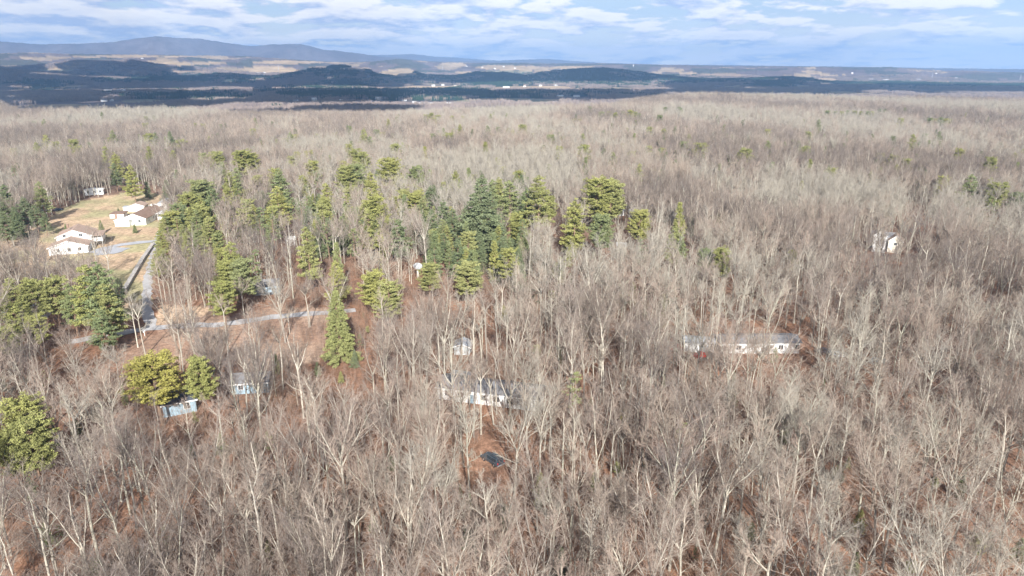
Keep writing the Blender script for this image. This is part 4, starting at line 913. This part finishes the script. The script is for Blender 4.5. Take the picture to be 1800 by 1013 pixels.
MB().box(-5.2, 0, -.3, 5.2, 6, 2.6).build('wall', M['white'], e); MB().prism([(-5.6,-.4,2.6),(-5.6,6.4,2.6),(-5.6,3,4.2)], (11.2,0,0)).build('roof', M['metalroof'], e); window(e, -2.6, 1.1); window(e, 2.2, 1.1)
# long house in the wood: from photo (770,690) to (945,722)
a = place(770, 704); b = place(944, 726); d = b-a; ang = math.atan2(d.y, d.x); L = d.length
e = tag(empty('wood_house', (a+b)/2, ang), 'long white house with grey roof deep in the near wood', 'house')
MB().box(-L/2, 0, -.3, L/2, 6.6, 2.9).build('wall', M['white'], e)
ro = MB().prism([(-L/2-.5,-.5,2.85),(-L/2-.5,7.1,2.85),(-L/2-.5,7.1,3.05),(-L/2-.5,3.3,4.3),(-L/2-.5,-.5,3.05)], (L+1,0,0)).build('roof', M['greyroof'], e)
MB().box(-L/2-.5, -.62, 2.8, L/2+.5, -.52, 3.0).build('gutter', M['trim'], ro); chimney(ro, -L/2+7, 4, 3.9, 1.2)
for x in (-9, -6, -.8, 2.2, 5.4, 9): window(e, x, 1.1, 1.3, 1.2)
door(e, -3.4, m='bluegrey'); MB().box(-L/2+.2, 6.65, -.3, -L/2+6, 10, 2.4).build('rear_wing', M['white'], e); MB().box(-L/2-.1, 7.15, 2.4, -L/2+6.3, 10.3, 2.6).build('wing_roof', M['metalroof'], e)
for x in (4.2, 10.4): MB().box(x-.1, -1.4, -.2, x+.1, -1.2, 2.7).build('post', M['trim'], e)
e = bld('wood_shed', 812, 625, -5, 'small grey shed behind the long grey-roofed house', 'shed'); gable(e, 4, 4, 2.2, .8, 'camper', 'metalroof'); door(e, 0)
# right-hand homes
e = bld('white_barn', 1228, 620, -10, 'white metal building left of the long mobile home', 'building')
MB().box(-3.8, 0, -.3, 3.8, 4.6, 2.6).build('wall', M['white'], e); MB().prism([(-4.1,-.3,2.6),(-4.1,4.9,2.6),(-4.1,4.9,2.75),(-4.1,2.4,3.3),(-4.1,-.3,2.75)], (8.2,0,0)).build('roof', M['metalroof'], e); door(e, 1.8, w=2.4, h=2.1, m='camper')
a = place(1264, 623); b = place(1404, 622); d = b-a; L = d.length
e = tag(empty('long_mobile_home', (a+b)/2, math.atan2(d.y, d.x)), 'long white mobile home with grey roof in the right wood', 'mobile home')
MB().box(-L/2, 0, -.3, L/2, 6.0, 2.9).build('wall', M['white'], e); MB().prism([(-L/2-.4,-.4,2.9),(-L/2-.4,6.4,2.9),(-L/2-.4,6.4,3.1),(-L/2-.4,3.0,4.0),(-L/2-.4,-.4,3.1)], (L+.8,0,0)).build('roof', M['greyroof'], e)
for x in (-9.5, -5.5, 2.5, 5.5, 9.8): window(e, x, 1.1, 1.2, 1.2)
door(e, -1)
e = bld('tall_white_house', 1543, 444, -28, 'tall narrow white house with grey roof in the right wood')
e.scale = (.82, .82, .85); gable(e, 5.6, 8, 8.0, 2.2, 'white', 'greyroof', over=.3); gable(e, 6.2, 8, 5.5, 2.6, 'cream', 'tanroof', x0=7.0, y0=2.4, over=.3, wn='side_wall', rn='side_roof'); window(e, .8, 7.4, 1.4, 1.5); window(e, -1, 4.0, 1, 1.3); window(e, 1.2, 1.0, 1, 1.3); window(e, 7., 3.6, 1.2, 1.2, y=2.4)
MB().box(-4, 8.05, -.3, 6.5, 14, 5.6).build('rear_wall', M['white'], e); MB().prism([(-4.4,7.7,5.6),(-4.4,14.4,5.6),(-4.4,11,8.0)], (11.3,0,0)).build('rear_roof', M['greyroof'], e)
for px, py, rz, lab, wl, rf in ((511,432,5,'small white house left behind the tall yellow-green pine','white','whiteroof'),(776,414,0,'pale-roofed house half hidden left of the big spruce','cream','whiteroof'),(1338,411,-12,'small white house hidden in the right wood','white','greyroof'),(1092,444,-8,'grey-roofed house hidden right of the wide double-topped pine','cream','metalroof'),
     (728,431,0,'small pale shed in the trees behind the satellite dish','cream','tanroof'),(1112,382,-5,'pale cottage hidden behind the wide double-topped pine','white','whiteroof'),(1090,380,-5,'low white outbuilding beside the pale cottage','white','metalroof'),(570,298,0,'white-roofed home far behind the gravel road','white','whiteroof'),(1258,336,-8,'tiny white home alone in the far right wood','white','whiteroof'),(570,288,3,'pale roof peeping from the left wood','white','metalroof')):
    e = bld('hidden_house', px, py, rz, lab); e.scale = (.5, .5, .65); wd = 7.5
    MB().box(-wd/2, 0, -.3, wd/2, 7, 3.6).build('wall', M[wl], e); MB().prism([(-wd/2-.4,-.4,3.6),(-wd/2-.4,7.4,3.6),(-wd/2-.4,3.5,5.6)], (wd+.8,0,0)).build('roof', M[rf], e); window(e, -1.8, 1.2); window(e, 1.8, 1.2)
# satellite dish
p = place(735, 489); e = tag(empty('satellite_dish', p, R(20)), 'large pale satellite dish on a thick white post in the wood', 'satellite dish')
MB().tube([(0,0,-.3),(0,0,3.6)], [.45,.38], 10, tip=False).build('post', M['concrete'], e)
mb = MB(); n = 16; rings = [(0,0),(.6,.06),(1.1,.22),(1.6,.5)]
tl = Matrix.Rotation(R(35), 4, 'X')
for rr_, zz_ in rings[1:]:
    for j in range(n): mb.v.append(tuple(tl @ Vector((rr_*math.cos(j*6.283/n), rr_*math.sin(j*6.283/n), zz_))+Vector((0, 0, 3.8))))
mb.v.append(tuple(Vector((0, 0, 3.8)))); cidx = len(mb.v)-1
for j in range(n):
    mb.f.append([j, (j+1) % n, cidx]); mb.m.append(0)
    for k in range(2): mb.f.append([k*n+j, k*n+(j+1) % n, (k+1)*n+(j+1) % n, (k+1)*n+j]); mb.m.append(0)
mb.build('dish', M['dish'], e); fa = MB()
for j in (0, 5, 11): q = tl @ Vector((1.5*math.cos(j*.39), 1.5*math.sin(j*.39), .45))+Vector((0, 0, 3.8)); fa.tube([tuple(q), tuple(tl @ Vector((0, 0, 1.3))+Vector((0, 0, 3.8)))], [.03, .03], 4)
fa.build('feed_arm', M['steel'], e)
# mailbox by the junction
p = place(255, 592); e = tag(empty('mailbox', p, 0), 'white mailbox on a post at the road junction', 'mailbox'); MB().box(-.06,-.06,-.2,.06,.06,1.2).build('post', M['trim'], e); MB().prism([(-.2,-.35,1.2),(.2,-.35,1.2),(.2,-.35,1.45),(.1,-.35,1.6),(-.1,-.35,1.6),(-.2,-.35,1.45)], (0,.7,0)).build('box', M['trim'], e)
# ------------------------------------------------------------------ cars
def car(px0, py0, px1, py1, paint, label, name='parked_car', suv=True, L=4.8):
    """rear at the first pixel, nose towards the second"""
    a = place(px0, py0); b = place(px1, py1); d = b-a; c = (a+b)/2; ang = math.atan2(d.y, d.x)
    e = tag(empty(name, c, ang), label, 'car'); h = L/2; w = .93; ht = 1.75 if suv else 1.45
    # body side profile, x forward
    prof = [(-h,.45),(-h,.95),(-h+.08,1.05),(h-1.25,1.08),(h-.25,.95),(h,.78),(h,.42)]
    mb = MB(); mb.prism([(x,-w,z) for x, z in prof], (0,2*w,0)); bo = mb.build('body', M[paint], e)
    cab = [(-h+.12,1.05),(-h+.45,ht-.06),(-h+.75,ht),(h-2.3,ht-.02),(h-1.95,ht-.1),(h-1.2,1.06)] if suv else [(-h+.75,1.0),(-h+1.3,ht),(h-2.2,ht),(h-1.3,1.03)]
    cb = MB(); k = len(cab)
    for sy, ins in ((-1, 1), (1, 1)):
        for x, z in cab: cb.v.append((x, sy*(w-.05-(z-1.05)*.22), z))
    cb.f.append(list(range(k))); cb.f.append(list(range(k, 2*k))[::-1]); cb.m += [0, 0]
    for i in range(k): j = (i+1) % k; cb.f.append([j, i, k+i, k+j]); cb.m.append(0)
    cb.build('cabin', M[paint], e)
    # glass
    x0, x1 = (-h+.55, h-1.75) if suv else (-h+1.2, h-1.9); yy = lambda z: w-.05-(z-1.05)*.22+.012
    for sy in (-1, 1):
        for u0, u1 in ((x0, (x0+x1)/2-.06), ((x0+x1)/2+.06, x1)):
            MB().prism([(u0,sy*yy(1.12),1.12),(u1+.15,sy*yy(1.12),1.12),(u1,sy*yy(ht-.16),ht-.16),(u0+.05,sy*yy(ht-.16),ht-.16)], (0,sy*.01,0)).build('side_window', M['glass'], e)
    (xr0, zr0), (xr1, zr1) = cab[0], cab[1]; nz = .02
    MB().prism([(xr0-nz,-.7,zr0+.08),(xr0-nz,.7,zr0+.08),(xr1-nz,.62,zr1-.06),(xr1-nz,-.62,zr1-.06)], (-.012,0,.0)).build('rear_window', M['glass'], e)
    (xf0, zf0), (xf1, zf1) = cab[-1], cab[-2]
    MB().prism([(xf0+nz,-.74,zf0+.06),(xf0+nz,.74,zf0+.06),(xf1+nz,.66,zf1-.04),(xf1+nz,-.66,zf1-.04)], (.012,0,.0)).build('windscreen', M['glass'], e)
    for sx in (-1, 1):
        for sy in (-1, 1):
            cx = sx*(h-.95); t = MB()
            t.prism([(cx+.37*math.cos(q*.3927), sy*(w-.2), .37+.37*math.sin(q*.3927)) for q in range(16)], (0, sy*.24, 0)); wh = t.build('wheel', M['rubber'], e)
            MB().prism([(cx+.22*math.cos(q*.7854), sy*(w+.04), .37+.22*math.sin(q*.7854)) for q in range(8)], (0, sy*.015, 0)).build('rim', M['rim'], wh)
    for sy in (-1, 1):
        MB().box(-h-.03, sy*.78-.1, .82, -h+.03, sy*.78+.1, 1.22 if suv else .98).build('tail_light', M['redlamp'], e); MB().box(h-.03, sy*.68-.16, .68, h+.03, sy*.68+.16, .84).build('headlight', M['chrome'], e)
    MB().box(-h-.1, -w+.03, .4, -h, w-.03, .62).build('rear_bumper', M['chrome'] if suv else M[paint], e); MB().box(h, -w+.03, .34, h+.1, w-.03, .58).build('front_bumper', M['rubber'], e)
    if suv:
        for sy in (-1, 1): MB().box(-h+.8, sy*.6-.03, ht+.02, h-2.5, sy*.6+.03, ht+.08).build('roof_rail', M['rubber'], e)
    return e
car(882, 826, 850, 805, 'carpaint', 'dark slate car parked on bare leaf litter under the near trees')
M['silver'] = mat('silver_paint', (.5,.52,.54), .35, spec=.5); M['navy'] = mat('navy_paint', (.03,.05,.08), .35, spec=.5)
car(1182, 619, 1200, 614, 'red', 'red car left of the white metal building', suv=False, L=4.4)
car(1225, 630, 1246, 629, 'red', 'red car in front of the white metal building', suv=False, L=4.4)
car(1440, 624, 1462, 622, 'navy', 'dark blue car right of the long mobile home', suv=False, L=4.5)
car(1466, 630, 1486, 628, 'camper', 'pale grey car right of the dark blue car in the wood', suv=False, L=4.4)
car(1532, 642, 1552, 638, 'silver', 'silver car at the right end of the row of cars in the wood', suv=False, L=4.4)
car(97, 372, 108, 370, 'navy', 'dark car beside the grey-blue camper', suv=False, L=4.4)
# ------------------------------------------------------------------ valley buildings
def valley(px, py, w, l, h, roof, wall, rz, name='farmhouse', look=None):
    p = place(px, py); e = tag(empty(name, p, R(rz)), None, 'house', 'small pale buildings down in the valley'); a = w/2
    MB().box(-a, 0, -2, a, l, h).build('wall', M[wall], e); MB().prism([(-a-.5,-.5,h),(-a-.5,l+.5,h),(-a-.5,l/2,h+l*.28)], (w+1,0,0)).build('roof', M[roof], e)
    want_label(e, look or f'small {"white" if wall == "white" else "cream"} building with {"white" if roof=="whiteroof" else "grey" if roof in ("greyroof","metalroof") else "brown"} roof', px, py)
VB = [(190,149,34,14,7),(205,149,20,12,6),(214,151,16,12,6),(190,162,40,16,8),(214,163,36,18,10),(222,162,20,14,7),(248,152,18,12,6),(262,150,16,12,7),(100,167,26,12,6),(184,179,20,10,6),(196,178,12,9,5),(302,165,14,11,6),(280,139,20,12,6),(386,177,16,10,6),(405,175,20,12,7),(466,181,30,13,7),(520,181,16,11,7),(553,177,18,12,7),(440,178,18,11,6),
 (553,151,26,14,8),(566,150,16,12,6),(567,191,14,10,6),(590,194,13,9,5),(613,190,22,9,5.5),(650,183,14,10,6),(664,176,24,13,8),(705,177,20,14,10),(711,178,18,10,6),(655,192,14,9,5.5),(663,192,12,9,5),(690,190,9,8,5),(728,182.5,12,9,5),(600,179,12,10,6),
 (648,152,16,12,6),(762,152,22,12,7),(778,151,18,12,7),(800,152,18,12,7),(845,152,16,12,6),(890,155,40,14,6),(922,153,18,12,7),(950,152,20,12,7),(978,151,40,16,7),(1000,151,40,16,7),(960,171,40,12,5),(985,171,26,12,5),(1013,171,26,12,5),
 (930,141,13,10,6),(937,140,13,10,6),(944,141,13,10,6),(951,139,13,10,6),(958,140,13,10,6),(965,142,13,10,6),(972,141,13,10,6),(977,143,12,10,6),(962,145,13,10,6),(1205,140,24,12,8),(1222,141,24,12,8),(1240,141,18,12,8),(1255,142,18,12,7),
 (820,118,24,14,8),(848,119,20,12,8),(870,122,20,12,8),(885,118,16,12,8),(905,121,20,12,8),(1530,142,40,18,10),(1558,143,44,20,10),(1600,143,30,16,8),(1613,142,36,18,9),(1498,131,16,14,14),(1432,138,20,12,8),(1404,139,14,10,9),(1645,131,20,12,8),(1585,135,18,12,8),(1680,139,18,12,8),(1700,150,20,12,6),
 (250,104,26,14,8),(455,130,30,14,8),(465,129,20,12,8),(60,130,18,12,7)]
rg = random.Random(4)
for i, (px, py, w, l, h) in enumerate(VB):
    rf = 'whiteroof' if i % 3 else rg.choice(('greyroof','metalroof','tanroof')); valley(px, py, w, l, h, rf, 'white' if i % 4 else 'cream', rg.uniform(-30, 30)-math.degrees(math.atan((px-900)/FPX)))
# long greenhouse
a = place(733, 184.5); b = place(815, 184); d = b-a; L = d.length
e = tag(empty('greenhouse', (a+b)/2, math.atan2(d.y, d.x)), 'long low white greenhouse in the field beyond the wood', 'greenhouse')
MB().box(-L/2, 0, -1, L/2, 22, 3.0).build('wall', M['plastic'], e)
for k in range(2): MB().prism([(-L/2-.3,k*11.2,3.0),(-L/2-.3,k*11.2+10.9,3.0),(-L/2-.3,k*11.2+9,5.6),(-L/2-.3,k*11.2+5.5,6.6),(-L/2-.3,k*11.2+2,5.6)], (L+.6,0,0)).build('roof', M['plastic'], e)
# transmission towers on the upland
def pylon(px, py, h):
    p = place(px, py); e = tag(empty('pylon', p, R(-15)), None, 'pylon', 'lattice pylons on the far upland'); mb = MB(); w = h*.11
    for sx in (-1, 1):
        for sy in (-1, 1): mb.tube([(sx*w,sy*w,0),(sx*w*.3,sy*w*.3,h*.62),(sx*w*.12,sy*w*.12,h)], [.55,.5,.4], 4)
    for k in range(6):
        z = h*.1*k; q = w*(1-.7*z/(h*.62)); z2 = h*.1*(k+1); q2 = w*(1-.7*z2/(h*.62))
        for sy in (-1, 1): mb.tube([(-q,sy*q,z),(q2,sy*q2,z2)], [.3,.3], 3); mb.tube([(q,sy*q,z),(-q2,sy*q2,z2)], [.3,.3], 3)
    mb.build('mast', M['steel'], e)
    for t in (.68, .8, .92): MB().tube([(-h*.17,0,h*t),(0,0,h*t+1.2),(h*.17,0,h*t)], [.4,.6,.4], 4).build('crossarm', M['steel'], e)
    want_label(e, 'grey steel lattice pylon', px, py)
for px, py, h in ((338,121,58),(490,125,56),(194,112,50),(778,124,52),(1638,139,50),(1793,142,50)): pylon(px, py, h)
p = place(1113, 119); e = tag(empty('water_tower', p), 'white water tower on the far ridge', 'water tower')
MB().tube([(0,0,-2),(0,0,18)], [2.5,2.], 8, tip=False).build('column', M['white'], e); MB().tube([(0,0,16),(0,0,20),(0,0,27),(0,0,31)], [3,8,8,.5], 12).build('tank', M['white'], e)
# ------------------------------------------------------------------ clouds overhead that shade the valley
def shade_cloud(x0, x1, r0, r1, seed, label, fill=.9):
    """cloud whose shadow falls between photo columns x0..x1 and distances r0..r1"""
    rg = random.Random(seed); H = 1250.; t = (H+45)/math.sin(R(SUN_EL)); off = Vector((-Ldir.x*t, -Ldir.y*t, 0))
    a0 = math.atan((x0-900)/FPX/cp*.95); a1 = math.atan((x1-900)/FPX/cp*.95); vs = MB(); pts = []
    area = (a1-a0)*(r1*r1-r0*r0)/2; sz = max(90, min(240, (r1-r0)*.22)); n = int(area/(sz*sz*1.2)*fill)+8
    for i in range(n):
        a = rg.uniform(a0, a1); r_ = math.sqrt(rg.uniform(r0*r0, r1*r1)); pts.append((r_*math.sin(a), r_*math.cos(a), sz*rg.uniform(.7, 1.25)))
    c = Vector((sum(p[0] for p in pts)/n, sum(p[1] for p in pts)/n, 0))
    for x, y, s_ in pts:
        b = len(vs.v); nu, nv = 10, 6; z0 = rg.uniform(-20, 30)
        for j in range(nv+1):
            th = math.pi*j/nv
            for i in range(nu):
                ph = 6.283*i/nu; q = s_*rg.uniform(.85, 1.12); zz_ = math.cos(th)*q*.45; zz_ = max(zz_, -s_*.12)
                vs.v.append((x-c.x+q*math.sin(th)*math.cos(ph), y-c.y+q*math.sin(th)*math.sin(ph), zz_+z0))
        for j in range(nv):
            for i in range(nu): i2 = (i+1) % nu; vs.f.append([b+j*nu+i, b+(j+1)*nu+i, b+(j+1)*nu+i2, b+j*nu+i2]); vs.m.append(0)
    o = vs.build('cloud', M['cloud'], loc=(c.x+off.x, c.y+off.y, H), smooth=True); tag(o, label, 'cloud', 'clouds high over the valley')
shade_cloud(-250, 420, 1680, 4000, 1, 'broad cloud over the left part of the valley', .55)
shade_cloud(-250, 330, 4450, 7300, 2, 'deep cloud bank over the left hills', .7)
shade_cloud(420, 660, 1600, 3900, 3, 'cloud over the town left of centre', .6)
shade_cloud(330, 700, 4700, 6300, 4, 'cloud over the middle left hills')
shade_cloud(650, 1110, 2780, 3700, 5, 'long narrow cloud over the conifer belt')
shade_cloud(690, 1200, 5350, 6500, 6, 'cloud over the central dark hills')
shade_cloud(1190, 1480, 3300, 6400, 7, 'cloud over the right dark hill', .65)
shade_cloud(1460, 2000, 4300, 5700, 8, 'cloud over the far right valley')
print('evergreens', len([o for o in bpy.data.objects if o.name.startswith('evergreen_tree')]))
write_labels()
# ------------------------------------------------------------------ haze
HAZE = 9.0e-5
hb = MB().box(-19600, -19600, -75, 19600, 19600, 600)
hm = bpy.data.materials.new('haze_air'); hm.use_nodes = True; t = hm.node_tree; t.nodes.clear()
o_ = t.nodes.new('ShaderNodeOutputMaterial'); v_ = t.nodes.new('ShaderNodeVolumePrincipled'); v_.inputs['Density'].default_value = HAZE; v_.inputs['Color'].default_value = (.34,.60,1.0,1); v_.inputs['Anisotropy'].default_value = 0.1
t.links.new(v_.outputs[0], o_.inputs['Volume'])
tag(hb.build('haze', hm), 'pale blue air fading the far hills', 'haze', kind='stuff')
